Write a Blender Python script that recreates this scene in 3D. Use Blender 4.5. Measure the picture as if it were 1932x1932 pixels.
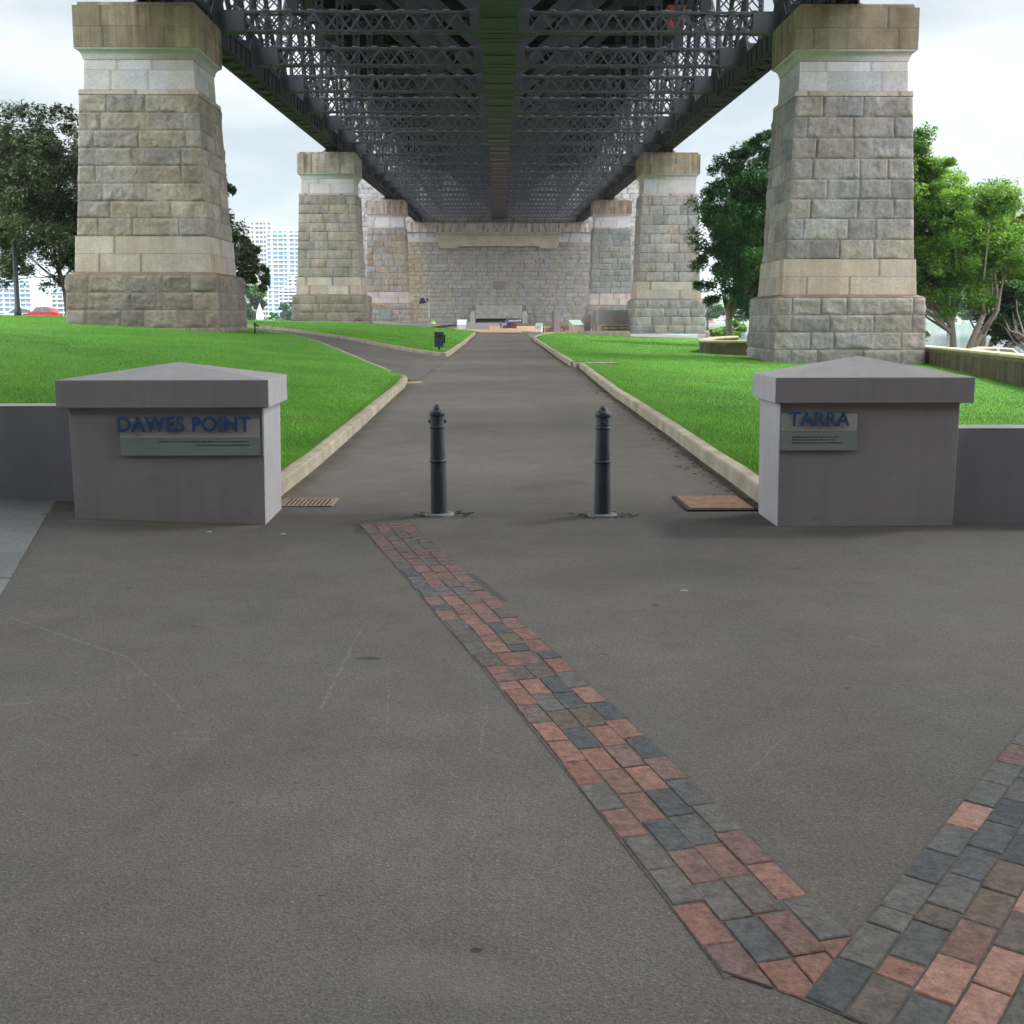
import bpy, math, random
import numpy as np
from mathutils import Vector, Matrix

for _o in list(bpy.data.objects):
    bpy.data.objects.remove(_o)
scn = bpy.context.scene
COL = scn.collection
R = math.radians

# ------------------------------------------------------------------ camera
PITCH, YAW, EYE = R(6.93), R(0.63), 1.6
cam_d = bpy.data.cameras.new('camera')
cam_d.sensor_fit = 'HORIZONTAL'; cam_d.sensor_width = 36.0
cam_d.lens = 36.0 * 2080 / 1932
cam_d.shift_y = -0.060
cam_d.clip_start = 0.1; cam_d.clip_end = 12000
cam = bpy.data.objects.new('camera', cam_d); COL.objects.link(cam)
cam.location = (0, 0, EYE)
cam.rotation_euler = (math.pi/2 - PITCH, 0, -YAW)
scn.camera = cam

# ------------------------------------------------------------------ sky, sun, exposure
SKY_LOW = 0.224                        # brightness of the low sky ahead against the sky overhead
SUN_EL, SUN_AZ = R(48), R(62)          # azimuth clockwise from the view direction (+Y)
w = bpy.data.worlds.new('World'); scn.world = w; w.use_nodes = True
nt = w.node_tree; nt.nodes.clear()
def N(t, typ, **kw):
    n = t.nodes.new(typ)
    for k, v in kw.items(): setattr(n, k, v)
    return n
out = N(nt, 'ShaderNodeOutputWorld'); bg = N(nt, 'ShaderNodeBackground')
sky = N(nt, 'ShaderNodeTexSky'); sky.sky_type = 'NISHITA'; sky.sun_disc = False
sky.sun_elevation = SUN_EL; sky.sun_rotation = SUN_AZ; sky.air_density = 1.0; sky.dust_density = 2.0
tc = N(nt, 'ShaderNodeTexCoord'); mp = N(nt, 'ShaderNodeMapping'); mp.inputs['Scale'].default_value = (1.0, 1.0, 3.2)
mp.inputs['Location'].default_value = (0.4, 0.3, 0.1)
nz = N(nt, 'ShaderNodeTexNoise'); nz.inputs['Scale'].default_value = 2.6; nz.inputs['Detail'].default_value = 6; nz.inputs['Roughness'].default_value = 0.5
rp = N(nt, 'ShaderNodeValToRGB')
rp.color_ramp.elements[0].position = 0.36; rp.color_ramp.elements[0].color = (0.86, 0.86, 0.86, 1)
rp.color_ramp.elements[1].position = 0.58; rp.color_ramp.elements[1].color = (1, 1, 1, 1)
nz2 = N(nt, 'ShaderNodeTexNoise'); nz2.inputs['Scale'].default_value = 4.2; nz2.inputs['Detail'].default_value = 5
rp2 = N(nt, 'ShaderNodeValToRGB')
rp2.color_ramp.elements[0].position = 0.38; rp2.color_ramp.elements[0].color = (7.0, 8.1, 9.0, 1)
rp2.color_ramp.elements[1].position = 0.60; rp2.color_ramp.elements[1].color = (11.2, 11.8, 12.0, 1)
mx = N(nt, 'ShaderNodeMix', data_type='RGBA')
nt.links.new(tc.outputs['Generated'], mp.inputs['Vector'])
nt.links.new(mp.outputs[0], nz.inputs['Vector']); nt.links.new(mp.outputs[0], nz2.inputs['Vector'])
nt.links.new(nz.outputs[0], rp.inputs[0]); nt.links.new(nz2.outputs[0], rp2.inputs[0])
nt.links.new(rp.outputs[0], mx.inputs[0]); nt.links.new(sky.outputs[0], mx.inputs[6]); nt.links.new(rp2.outputs[0], mx.inputs[7])
# overcast sky: brighter overhead and out to the sides than low down along the bridge
sx = N(nt, 'ShaderNodeSeparateXYZ'); nt.links.new(tc.outputs['Generated'], sx.inputs[0])
def wm(op, a, b=None, clamp=False):
    m_ = N(nt, 'ShaderNodeMath', operation=op, use_clamp=clamp)
    for i_, v_ in enumerate((a, b)):
        if v_ is None: continue
        if isinstance(v_, (int, float)): m_.inputs[i_].default_value = v_
        else: nt.links.new(v_, m_.inputs[i_])
    return m_.outputs[0]
def wss(v_, lo_, hi_):
    r_ = N(nt, 'ShaderNodeMapRange', interpolation_type='SMOOTHSTEP'); nt.links.new(v_, r_.inputs[0])
    r_.inputs[1].default_value = lo_; r_.inputs[2].default_value = hi_; return r_.outputs[0]
up_ = wss(sx.outputs[2], .30, .75); rt_ = wss(sx.outputs[0], .56, .92); rt_ = wm('MULTIPLY', rt_, 1.45); lf_ = wm('MULTIPLY', wss(wm('MULTIPLY', sx.outputs[0], -1), .56, .92), 1.05)
bk_ = wm('MULTIPLY', wss(wm('MULTIPLY', sx.outputs[1], -1), .25, .75), 1.5)
lum = wm('ADD', wm('MULTIPLY', wm('MAXIMUM', wm('MAXIMUM', up_, bk_), wm('MAXIMUM', rt_, lf_)), 1-SKY_LOW), SKY_LOW)
vm = N(nt, 'ShaderNodeVectorMath', operation='SCALE'); nt.links.new(mx.outputs[2], vm.inputs[0]); nt.links.new(lum, vm.inputs['Scale'])
nt.links.new(vm.outputs[0], bg.inputs['Color']); bg.inputs['Strength'].default_value = 0.10
nt.links.new(bg.outputs[0], out.inputs['Surface'])

sd = bpy.data.lights.new('sun', 'SUN'); sd.energy = 1.2; sd.angle = R(12); sd.color = (1.0, 0.96, 0.9)
sun = bpy.data.objects.new('sun', sd); COL.objects.link(sun)
_dir = Vector((math.sin(SUN_AZ)*math.cos(SUN_EL), math.cos(SUN_AZ)*math.cos(SUN_EL), math.sin(SUN_EL)))
sun.rotation_euler = _dir.to_track_quat('Z', 'Y').to_euler()

scn.view_settings.view_transform = 'Standard'; scn.view_settings.look = 'None'
scn.view_settings.exposure = 1.92; scn.view_settings.gamma = 1.0
scn.render.engine = 'CYCLES'
scn.cycles.max_bounces = 6; scn.cycles.diffuse_bounces = 4; scn.cycles.glossy_bounces = 2
scn.cycles.transmission_bounces = 2; scn.cycles.transparent_max_bounces = 8
scn.cycles.caustics_reflective = False; scn.cycles.caustics_refractive = False
scn.cycles.use_denoising = True

# ------------------------------------------------------------------ helpers
rng = np.random.default_rng(7)
random.seed(7)

def ray(px, py):
    """direction of a photo point (measured on a 1932 px print of the photograph)"""
    ex, ey = (px - 966)/2080.0, (850 - py)/2080.0
    d = Vector((ex, ey, -1.0)); d.rotate(cam.rotation_euler); return d
def at(px, py, y):
    d = ray(px, py); k = y/d.y
    return Vector((d.x*k, y, EYE + d.z*k))
def gp(px, py, z=0.0):
    d = ray(px, py); k = (z-EYE)/d.z
    return Vector((d.x*k, d.y*k, z))

def tag(o, label=None, cat=None, group=None, kind=None):
    if label: o['label'] = label
    if cat: o['category'] = cat
    if group: o['group'] = group
    if kind: o['kind'] = kind
    return o
def empty(name, loc=(0, 0, 0), rz=0.0, label=None, cat=None, group=None):
    o = bpy.data.objects.new(name, None); COL.objects.link(o)
    o.location = loc; o.rotation_euler = (0, 0, rz); o.empty_display_size = 0.2
    return tag(o, label, cat, group)
def link(name, me, mat=None, parent=None):
    o = bpy.data.objects.new(name, me); COL.objects.link(o)
    if mat is not None and not me.materials: me.materials.append(mat)
    if parent is not None: o.parent = parent
    return o
def clone(o, parent=None, loc=None):
    c = o.copy(); COL.objects.link(c)
    if parent is not None: c.parent = parent
    if loc is not None: c.location = loc
    return c
def clone_tree(o, parent=None):
    c = o.copy(); COL.objects.link(c)
    if parent is not None: c.parent = parent
    for ch in list(o.children): clone_tree(ch, c)
    return c

def np_mesh(name, V, F, smooth=False, col=None):
    """V n x 3, F m x k (all same k)"""
    V = np.asarray(V, np.float32); F = np.asarray(F, np.int32)
    me = bpy.data.meshes.new(name)
    m, k = F.shape
    me.vertices.add(len(V)); me.vertices.foreach_set('co', V.ravel())
    me.loops.add(m*k); me.loops.foreach_set('vertex_index', F.ravel())
    me.polygons.add(m); me.polygons.foreach_set('loop_start', np.arange(0, m*k, k, dtype=np.int32))
    try: me.polygons.foreach_set('loop_total', np.full(m, k, np.int32))
    except Exception: pass
    if smooth: me.polygons.foreach_set('use_smooth', np.ones(m, bool))
    if col is not None:
        a = me.color_attributes.new('tint', 'FLOAT_COLOR', 'POINT')
        c = np.ones((len(V), 4), np.float32); c[:, :3] = col
        a.data.foreach_set('color', c.ravel())
    me.update(calc_edges=True); me.validate()
    return me

class MB:
    """collects boxes, beams, prisms and lathes into one mesh"""
    def __init__(s): s.v = []; s.f = []; s.sm = []
    def add(s, vs, fs, smooth=False):
        b = len(s.v); s.v += [tuple(p) for p in vs]; s.f += [tuple(b+i for i in f) for f in fs]; s.sm += [smooth]*len(fs)
        return s
    def box(s, x0, x1, y0, y1, z0, z1):
        vs = [(x0,y0,z0),(x1,y0,z0),(x1,y1,z0),(x0,y1,z0),(x0,y0,z1),(x1,y0,z1),(x1,y1,z1),(x0,y1,z1)]
        return s.add(vs, [(0,3,2,1),(4,5,6,7),(0,1,5,4),(1,2,6,5),(2,3,7,6),(3,0,4,7)])
    def frustum(s, x0, x1, y0, y1, z0, X0, X1, Y0, Y1, z1):
        vs = [(x0,y0,z0),(x1,y0,z0),(x1,y1,z0),(x0,y1,z0),(X0,Y0,z1),(X1,Y0,z1),(X1,Y1,z1),(X0,Y1,z1)]
        return s.add(vs, [(0,3,2,1),(4,5,6,7),(0,1,5,4),(1,2,6,5),(2,3,7,6),(3,0,4,7)])
    def beam(s, p, q, wd, ht, up=(0, 0, 1)):
        p, q = Vector(p), Vector(q); d = (q-p).normalized(); u = Vector(up)
        if abs(d.dot(u)) > 0.98: u = Vector((0, 1, 0))
        a = d.cross(u).normalized(); b = a.cross(d).normalized()
        a *= wd/2; b *= ht/2
        vs = [p-a-b, p+a-b, p+a+b, p-a+b, q-a-b, q+a-b, q+a+b, q-a+b]
        return s.add(vs, [(0,3,2,1),(4,5,6,7),(0,1,5,4),(1,2,6,5),(2,3,7,6),(3,0,4,7)])
    def tube(s, pts, rad, n=8, smooth=True, cap=True):
        pts = [Vector(p) for p in pts]
        if not hasattr(rad, '__len__'): rad = [rad]*len(pts)
        vs = []; fs = []; ref = None
        for i, p in enumerate(pts):
            d = (pts[min(i+1, len(pts)-1)] - pts[max(i-1, 0)]).normalized()
            if ref is None: ref = Vector((1, 0, 0)) if abs(d.x) < 0.8 else Vector((0, 1, 0))
            a = (ref - d*ref.dot(d)).normalized(); b = d.cross(a); ref = a
            for k in range(n):
                t = 2*math.pi*k/n
                vs.append(p + (a*math.cos(t) + b*math.sin(t))*rad[i])
        for i in range(len(pts)-1):
            for k in range(n):
                k2 = (k+1) % n
                fs.append((i*n+k, i*n+k2, (i+1)*n+k2, (i+1)*n+k))
        s.add(vs, fs, smooth)
        if cap:
            b = len(s.v) - len(vs)
            s.f.append(tuple(b+k for k in reversed(range(n)))); s.sm.append(False)
            s.f.append(tuple(b+(len(pts)-1)*n+k for k in range(n))); s.sm.append(False)
        return s
    def lathe(s, prof, c=(0, 0, 0), n=20, smooth=True):
        vs = []; fs = []
        for r, z in prof:
            for k in range(n):
                t = 2*math.pi*k/n; vs.append((c[0]+r*math.cos(t), c[1]+r*math.sin(t), c[2]+z))
        for i in range(len(prof)-1):
            for k in range(n):
                k2 = (k+1) % n
                fs.append((i*n+k, i*n+k2, (i+1)*n+k2, (i+1)*n+k))
        s.add(vs, fs, smooth)
        b = len(s.v)-len(vs)
        s.f.append(tuple(b+k for k in reversed(range(n)))); s.sm.append(False)
        s.f.append(tuple(b+(len(prof)-1)*n+k for k in range(n))); s.sm.append(False)
        return s
    def prism(s, poly, y0, y1, axis='y'):
        """polygon in the xz plane pushed from y0 to y1 (or in yz along x)"""
        n = len(poly)
        if axis == 'y': vs = [(a, y0, b) for a, b in poly] + [(a, y1, b) for a, b in poly]
        elif axis == 'x': vs = [(y0, a, b) for a, b in poly] + [(y1, a, b) for a, b in poly]
        else: vs = [(a, b, y0) for a, b in poly] + [(a, b, y1) for a, b in poly]
        fs = [tuple(reversed(range(n))), tuple(range(n, 2*n))] + [(i, (i+1) % n, n+(i+1) % n, n+i) for i in range(n)]
        return s.add(vs, fs)
    def mesh(s, name):
        me = bpy.data.meshes.new(name); me.from_pydata(s.v, [], s.f)
        me.polygons.foreach_set('use_smooth', s.sm); me.update()
        return me
    def build(s, name, mat, parent=None, bevel=0.0, fix=True):
        me = s.mesh(name)
        if fix:
            import bmesh
            bm = bmesh.new(); bm.from_mesh(me); bmesh.ops.recalc_face_normals(bm, faces=bm.faces); bm.to_mesh(me); bm.free()
        o = link(name, me, mat, parent)
        if bevel > 0:
            m = o.modifiers.new('bevel', 'BEVEL'); m.width = bevel; m.segments = 2; m.limit_method = 'ANGLE'; m.angle_limit = R(40)
        return o

# value noise on arrays
_LAT = rng.random((256, 256))
def vnoise(x, y, seed=0):
    x = np.asarray(x) + seed*17.31; y = np.asarray(y) + seed*9.73
    xi = np.floor(x).astype(int); yi = np.floor(y).astype(int); fx = x-xi; fy = y-yi
    fx = fx*fx*(3-2*fx); fy = fy*fy*(3-2*fy)
    a = _LAT[xi & 255, yi & 255]; b = _LAT[(xi+1) & 255, yi & 255]; c = _LAT[xi & 255, (yi+1) & 255]; d = _LAT[(xi+1) & 255, (yi+1) & 255]
    return (a*(1-fx)+b*fx)*(1-fy) + (c*(1-fx)+d*fx)*fy
def fbm(x, y, seed=0, oct=4):
    s = 0; a = .5; f = 1.0
    for i in range(oct):
        s = s + a*(vnoise(np.asarray(x)*f, np.asarray(y)*f, seed+i*3)-.5)*2; a *= .5; f *= 2.03
    return s
def sstep(a, b, x):
    t = np.clip((np.asarray(x, float)-a)/(b-a), 0, 1); return t*t*(3-2*t)

# ------------------------------------------------------------------ materials
def mat_new(name, base=(.5, .5, .5), rough=.7, metal=0.0, spec=0.5):
    m = bpy.data.materials.new(name); m.use_nodes = True
    t = m.node_tree; b = t.nodes['Principled BSDF']
    b.inputs['Base Color'].default_value = (*base, 1); b.inputs['Roughness'].default_value = rough
    b.inputs['Metallic'].default_value = metal; b.inputs['Specular IOR Level'].default_value = spec
    return m, t, b
def coords(t, scale=(1, 1, 1), kind='Object'):
    tc = N(t, 'ShaderNodeTexCoord'); mp = N(t, 'ShaderNodeMapping'); mp.inputs['Scale'].default_value = scale
    t.links.new(tc.outputs[kind], mp.inputs['Vector']); return mp.outputs[0]
def wcoords(t, scale=(1, 1, 1)):
    tc = N(t, 'ShaderNodeNewGeometry'); mp = N(t, 'ShaderNodeMapping'); mp.inputs['Scale'].default_value = scale
    t.links.new(tc.outputs['Position'], mp.inputs['Vector']); return mp.outputs[0]
def noise(t, vec, scale, detail=3, rough=.5):
    n = N(t, 'ShaderNodeTexNoise'); n.inputs['Scale'].default_value = scale; n.inputs['Detail'].default_value = detail; n.inputs['Roughness'].default_value = rough
    t.links.new(vec, n.inputs['Vector']); return n.outputs[0]
def ramp(t, fac, stops):
    r = N(t, 'ShaderNodeValToRGB'); e = r.color_ramp.elements
    while len(e) < len(stops): e.new(0.5)
    for i, (p, c) in enumerate(stops):
        e[i].position = p; e[i].color = (*c, 1) if len(c) == 3 else c
    t.links.new(fac, r.inputs[0]); return r.outputs[0]
def mixc(t, fac, a, b, mode='MIX'):
    m = N(t, 'ShaderNodeMix', data_type='RGBA', blend_type=mode)
    for sock, v in ((m.inputs[0], fac), (m.inputs[6], a), (m.inputs[7], b)):
        if isinstance(v, (int, float)): sock.default_value = v
        elif isinstance(v, tuple): sock.default_value = (*v, 1)
        else: t.links.new(v, sock)
    return m.outputs[2]
def mth(t, op, a, b=None, c=None, clamp=False):
    m = N(t, 'ShaderNodeMath', operation=op, use_clamp=clamp)
    for i, v in enumerate((a, b, c)):
        if v is None: continue
        if isinstance(v, (int, float)): m.inputs[i].default_value = v
        else: t.links.new(v, m.inputs[i])
    return m.outputs[0]
def bump(t, b, h, strength=.3, dist=.02):
    n = N(t, 'ShaderNodeBump'); n.inputs['Strength'].default_value = strength; n.inputs['Distance'].default_value = dist
    t.links.new(h, n.inputs['Height']); t.links.new(n.outputs[0], b.inputs['Normal'])
def attr(t, name='tint'):
    a = N(t, 'ShaderNodeAttribute'); a.attribute_name = name; return a.outputs['Color']
def g3(v): return (v, v, v)

def simple(name, base, rough=.6, var=.15, scale=3.0, metal=0.0, bmp=0.0, spec=.5, fine=40):
    """paint / concrete / metal with uneven tone"""
    m, t, b = mat_new(name, base, rough, metal, spec)
    v = wcoords(t)
    n1 = noise(t, v, scale, 5, .6)
    lo = tuple(c*(1-var) for c in base); hi = tuple(min(1, c*(1+var)) for c in base)
    c = ramp(t, n1, [(.3, lo), (.7, hi)])
    if name.startswith('plinth'):      # faint rain streaks and scuffs on the paint
        c = mixc(t, 1.0, c, ramp(t, noise(t, wcoords(t, (7, 7, .5)), 1.0, 5, .65), [(.30, g3(.91)), (.50, g3(1.0)), (.72, g3(1.04))]), 'MULTIPLY')
        c = mixc(t, 1.0, c, ramp(t, noise(t, v, 9, 6, .75), [(.28, g3(.80)), (.40, g3(1.0))]), 'MULTIPLY')
    t.links.new(c, b.inputs['Base Color'])
    if bmp > 0:
        bump(t, b, noise(t, v, fine, 4, .6), bmp, .01)
    return m

# ---- asphalt
def segmask(t, x, y, a, b, wdt):
    """1 on the segment a-b of half width wdt, 0 off it (ground coordinates)"""
    ax, ay = a; dx, dy = b[0]-ax, b[1]-ay; L2 = dx*dx+dy*dy
    px = mth(t, 'SUBTRACT', x, ax); py = mth(t, 'SUBTRACT', y, ay)
    k = mth(t, 'DIVIDE', mth(t, 'ADD', mth(t, 'MULTIPLY', px, dx), mth(t, 'MULTIPLY', py, dy)), L2, clamp=True)
    ex = mth(t, 'SUBTRACT', px, mth(t, 'MULTIPLY', k, dx)); ey = mth(t, 'SUBTRACT', py, mth(t, 'MULTIPLY', k, dy))
    d = mth(t, 'SQRT', mth(t, 'ADD', mth(t, 'MULTIPLY', ex, ex), mth(t, 'MULTIPLY', ey, ey)))
    return mth(t, 'SUBTRACT', 1.0, mth(t, 'DIVIDE', d, wdt), clamp=True)

def asphalt(name, lo, hi, scratches=(), stains=(), dirt=False):
    m, t, b = mat_new(name, hi, .88, 0, .3)
    v = wcoords(t)
    big = noise(t, v, .55, 5, .62); mid = noise(t, v, 3.2, 5, .65); fine = noise(t, v, 95, 3, .7); grain = noise(t, v, 260, 2, .7)
    f = mth(t, 'ADD', mth(t, 'MULTIPLY', big, .62), mth(t, 'MULTIPLY', mid, .38))
    c = ramp(t, f, [(.34, lo), (.66, hi)])
    # aggregate: dark binder and pale stones
    vo = N(t, 'ShaderNodeTexVoronoi'); vo.inputs['Scale'].default_value = 140; t.links.new(v, vo.inputs['Vector'])
    agg = ramp(t, vo.outputs['Color'], [(.15, (.62, .62, .62)), (.6, (1.05, 1.05, 1.03)), (.86, (1.15, 1.13, 1.1)), (.95, (1.75, 1.7, 1.6))])
    c = mixc(t, .6, c, agg, 'MULTIPLY')
    c = mixc(t, 1.0, c, ramp(t, fine, [(.3, g3(.78)), (.7, g3(1.22))]), 'MULTIPLY')
    # warm and cool patches
    tint = noise(t, wcoords(t, (1.0, .7, 1)), 1.3, 6, .65)
    c = mixc(t, 1.0, c, ramp(t, tint, [(.35, (.97, .99, 1.03)), (.65, (1.06, 1.0, .95))]), 'MULTIPLY')
    sp = N(t, 'ShaderNodeSeparateXYZ'); t.links.new(v, sp.inputs[0]); X, Y = sp.outputs[0], sp.outputs[1]
    wob = noise(t, v, 7, 3, .6); wx = mth(t, 'ADD', X, mth(t, 'MULTIPLY', mth(t, 'SUBTRACT', wob, .5), .035))
    brk = ramp(t, noise(t, v, 26, 3, .7), [(.42, g3(0)), (.62, g3(1))])
    for a_, b_, wd, s in scratches:
        mk = mth(t, 'MULTIPLY', mth(t, 'MULTIPLY', segmask(t, wx, Y, a_, b_, wd), s*.6), brk)
        c = mixc(t, mk, c, (.24, .225, .20))
    wy = mth(t, 'ADD', Y, mth(t, 'MULTIPLY', mth(t, 'SUBTRACT', noise(t, v, 9, 3, .6), .5), .06))
    for a_, b_, wd, s, dc in stains:
        mk = mth(t, 'MULTIPLY', mth(t, 'MULTIPLY', segmask(t, wx, wy, a_, b_, wd), 2.2, clamp=True), s)
        c = mixc(t, mk, c, dc)
    if dirt:
        a = attr(t, 'tint'); sp2 = N(t, 'ShaderNodeSeparateColor'); t.links.new(a, sp2.inputs[0])
        dn = noise(t, v, 5.5, 5, .7)
        k = mth(t, 'MULTIPLY', sp2.outputs[0], ramp(t, dn, [(.38, g3(.15)), (.62, g3(1))]))
        c = mixc(t, k, c, (.055, .043, .032))
        k2 = mth(t, 'MULTIPLY', sp2.outputs[1], ramp(t, noise(t, v, 2.0, 5, .7), [(.35, g3(0)), (.7, g3(1))]))
        c = mixc(t, k2, c, (.17, .135, .10))
    t.links.new(c, b.inputs['Base Color'])
    h = mth(t, 'ADD', mth(t, 'MULTIPLY', vo.outputs['Distance'], .8), grain)
    bump(t, b, h, .55, .006)
    return m

# ---- lawn
def lawn_mat(name):
    m, t, b = mat_new(name, (.05, .17, .02), .75, 0, .2)
    v = wcoords(t)
    n1 = noise(t, v, .35, 4, .6); n2 = noise(t, wcoords(t, (1, .45, 1)), 6, 4, .7); n3 = noise(t, v, 60, 3, .7)
    f = mth(t, 'ADD', mth(t, 'ADD', mth(t, 'MULTIPLY', n1, .4), mth(t, 'MULTIPLY', n2, .35)), mth(t, 'MULTIPLY', n3, .25))
    c = ramp(t, f, [(.33, (.045, .15, .012)), (.5, (.08, .25, .02)), (.67, (.13, .34, .034))])
    t.links.new(c, b.inputs['Base Color'])
    bump(t, b, n3, .8, .03)
    return m
def blade_mat(name):
    m, t, b = mat_new(name, (.07, .25, .02), .6, 0, .25)
    v = wcoords(t)
    c = mixc(t, 1.0, attr(t), ramp(t, noise(t, v, .35, 4, .6), [(.3, (.72, .78, .7)), (.7, (1.2, 1.15, 1.1))]), 'MULTIPLY')
    c = mixc(t, ramp(t, noise(t, v, 1.3, 5, .65), [(.50, g3(0)), (.72, g3(.45))]), c, (.20, .30, .05))
    t.links.new(c, b.inputs['Base Color'])
    return m

# ---- masonry
def stone_mat(name, streak=0.0, streak_col=(.10, .075, .045), bmp=.5, fine=14.0, weather=.35):
    m, t, b = mat_new(name, (.3, .28, .24), .9, 0, .25)
    v = wcoords(t)
    c = attr(t)
    n1 = noise(t, v, 1.1, 6, .65); n2 = noise(t, v, fine, 5, .7)
    c = mixc(t, 1.0, c, ramp(t, n1, [(.3, g3(1-weather)), (.7, g3(1+weather*.6))]), 'MULTIPLY')
    c = mixc(t, 1.0, c, ramp(t, n2, [(.28, g3(.66)), (.5, g3(1.0)), (.75, g3(1.22))]), 'MULTIPLY')
    if fine > 50:      # pavers: scuffs and dirt inside each one
        n3 = noise(t, v, 22, 5, .7); c = mixc(t, 1.0, c, ramp(t, n3, [(.32, g3(.62)), (.55, g3(1.0)), (.75, g3(1.2))]), 'MULTIPLY')
    # warm / grey drift
    c = mixc(t, 1.0, c, ramp(t, noise(t, v, .45, 4, .6), [(.35, (.94, .99, 1.04)), (.65, (1.07, 1.0, .92))]), 'MULTIPLY')
    if streak > 0:
        s1 = noise(t, wcoords(t, (2.2, 2.2, .12)), 1.0, 5, .65); s2 = noise(t, v, .5, 4, .6)
        k = mth(t, 'MULTIPLY', ramp(t, s1, [(.43, g3(0)), (.58, g3(1))]), ramp(t, s2, [(.35, g3(.25)), (.65, g3(1))]))
        c = mixc(t, mth(t, 'MULTIPLY', k, streak), c, streak_col)
    t.links.new(c, b.inputs['Base Color'])
    bump(t, b, n2, bmp, .05)
    return m

M = {}
M['steel'] = simple('bridge_steel', (.052, .052, .063), .75, .18, 1.2, 0, .15, .12)
M['steel_lit'] = simple('bridge_steel_lit', (.070, .072, .086), .75, .15, 1.2, 0, 0, .12)  # paler copy of bridge steel: light on posts and braces put into colour
M['lattice'] = simple('lattice_steel_lit', (.100, .101, .120), .75, .15, 1.2, 0, 0, .12)  # bridge steel lightened: light caught by the lattice bars put into the colour
M['girder'] = simple('girder_paint', (.100, .096, .118), .8, .10, .8, 0, 0, .08)
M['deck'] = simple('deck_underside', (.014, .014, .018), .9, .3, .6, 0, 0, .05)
M['glint_pale'] = simple('painted_glint', (.35, .37, .40), .5, .1)  # pale tone of the sky glints on the cross girder tops
M['plinth'] = simple('plinth_paint', (.36, .335, .34), .72, .07, 1.3, 0, .18, .35, 120)
M['plinth_wall'] = simple('plinth_wall_paint', (.27, .262, .285), .75, .08, 1.1, 0, .18, .35, 120)
M['bollard'] = simple('bollard_paint', (.042, .048, .060), .55, .2, 9, 0, .12, .5, 60)
M['plate_edge'] = simple('galvanised_grey', (.17, .18, .19), .6, .2, 20)
M['kerb'] = simple('kerb_concrete', (.33, .28, .21), .9, .28, 2.6, 0, .5, .3, 30)
M['rust'] = simple('rusty_iron', (.23, .135, .088), .85, .35, 14, 0, .4, .3, 50)
M['grate'] = simple('worn_iron_grate', (.27, .20, .145), .85, .3, 14, 0, .4, .3, 50)
M['darkhole'] = simple('drain_dark', (.012, .011, .010), .9, .2)
M['sand'] = simple('sand_gravel', (.40, .25, .15), .95, .18, 1.0, 0, .3)
M['paving'] = simple('far_paving', (.15, .135, .12), .9, .2, .8)
M['earth'] = simple('earth', (.10, .09, .06), .95, .3, .4)
M['blue'] = simple('blue_letter', (.028, .105, .26), .45, .1, 8)
M['ink'] = simple('etched_text', (.035, .04, .042), .6, .1)
M['red_paint'] = simple('red_gloss', (.50, .015, .02), .25, .1)
M['white_paint'] = simple('white_gloss', (.75, .76, .78), .3, .05)
M['black'] = simple('black_rubber', (.015, .015, .016), .7, .2)
M['carglass'] = simple('dark_glass', (.03, .045, .05), .1, .2)
M['binpaint'] = simple('dark_teal_paint', (.018, .034, .042), .45, .2, 4)
M['green_post'] = simple('dark_green_paint', (.010, .022, .022), .4, .2, 4)
M['wood_red'] = simple('red_brown_paint', (.13, .030, .022), .5, .2, 4)
M['gunmetal'] = simple('pale_gun_metal', (.42, .40, .46), .35, .1, 4)
M['hivis'] = simple('fluorescent_yellow', (.55, .95, .04), .6, .1, 4)
M['skin'] = simple('skin', (.42, .25, .17), .6, .1)
M['cloth_blue'] = simple('blue_cloth', (.04, .06, .30), .85, .2, 8)
M['cloth_dark'] = simple('dark_cloth', (.03, .03, .05), .9, .2, 8)
M['hair'] = simple('dark_hair', (.02, .014, .01), .7, .2)
M['flagblue'] = simple('flag_navy', (.018, .022, .10), .8, .1, 4)
M['flagred'] = simple('flag_red', (.42, .02, .04), .8, .1, 4)
M['far_stone'] = simple('sandstone_brown', (.20, .145, .095), .9, .35, 1.6, 0, .5, .3, 20)
M['coping'] = simple('buff_coping', (.50, .40, .27), .85, .2, 2.0, 0, .3)
M['memorial'] = simple('grey_mauve_render', (.33, .29, .28), .8, .12, 1.5)
M['memorial_red'] = simple('red_brown_render', (.155, .115, .11), .8, .12, 1.5)
M['signface'] = simple('pale_sign_face', (.72, .74, .74), .45, .06)
M['signglass'] = simple('green_grey_sign_face', (.42, .52, .50), .35, .1)
M['reed'] = simple('dry_reed', (.24, .17, .09), .9, .3, 6)
M['hood'] = simple('niche_stone', (.20, .19, .16), .9, .2, 1.2, 0, .3)
M['bronze'] = simple('bronze_plaque', (.16, .17, .14), .5, .15, 5)
M['bark'] = simple('pale_fig_bark', (.24, .20, .165), .9, .3, 2.5, 0, .6, .3, 14)
M['bark_dark'] = simple('dark_bark', (.075, .06, .05), .9, .3, 2.5, 0, .6, .3, 14)
M['shoe'] = simple('bearing_rust', (.10, .062, .05), .8, .3, 3)
M['redbox'] = simple('red_box', (.35, .05, .035), .6, .2, 3)

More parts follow.
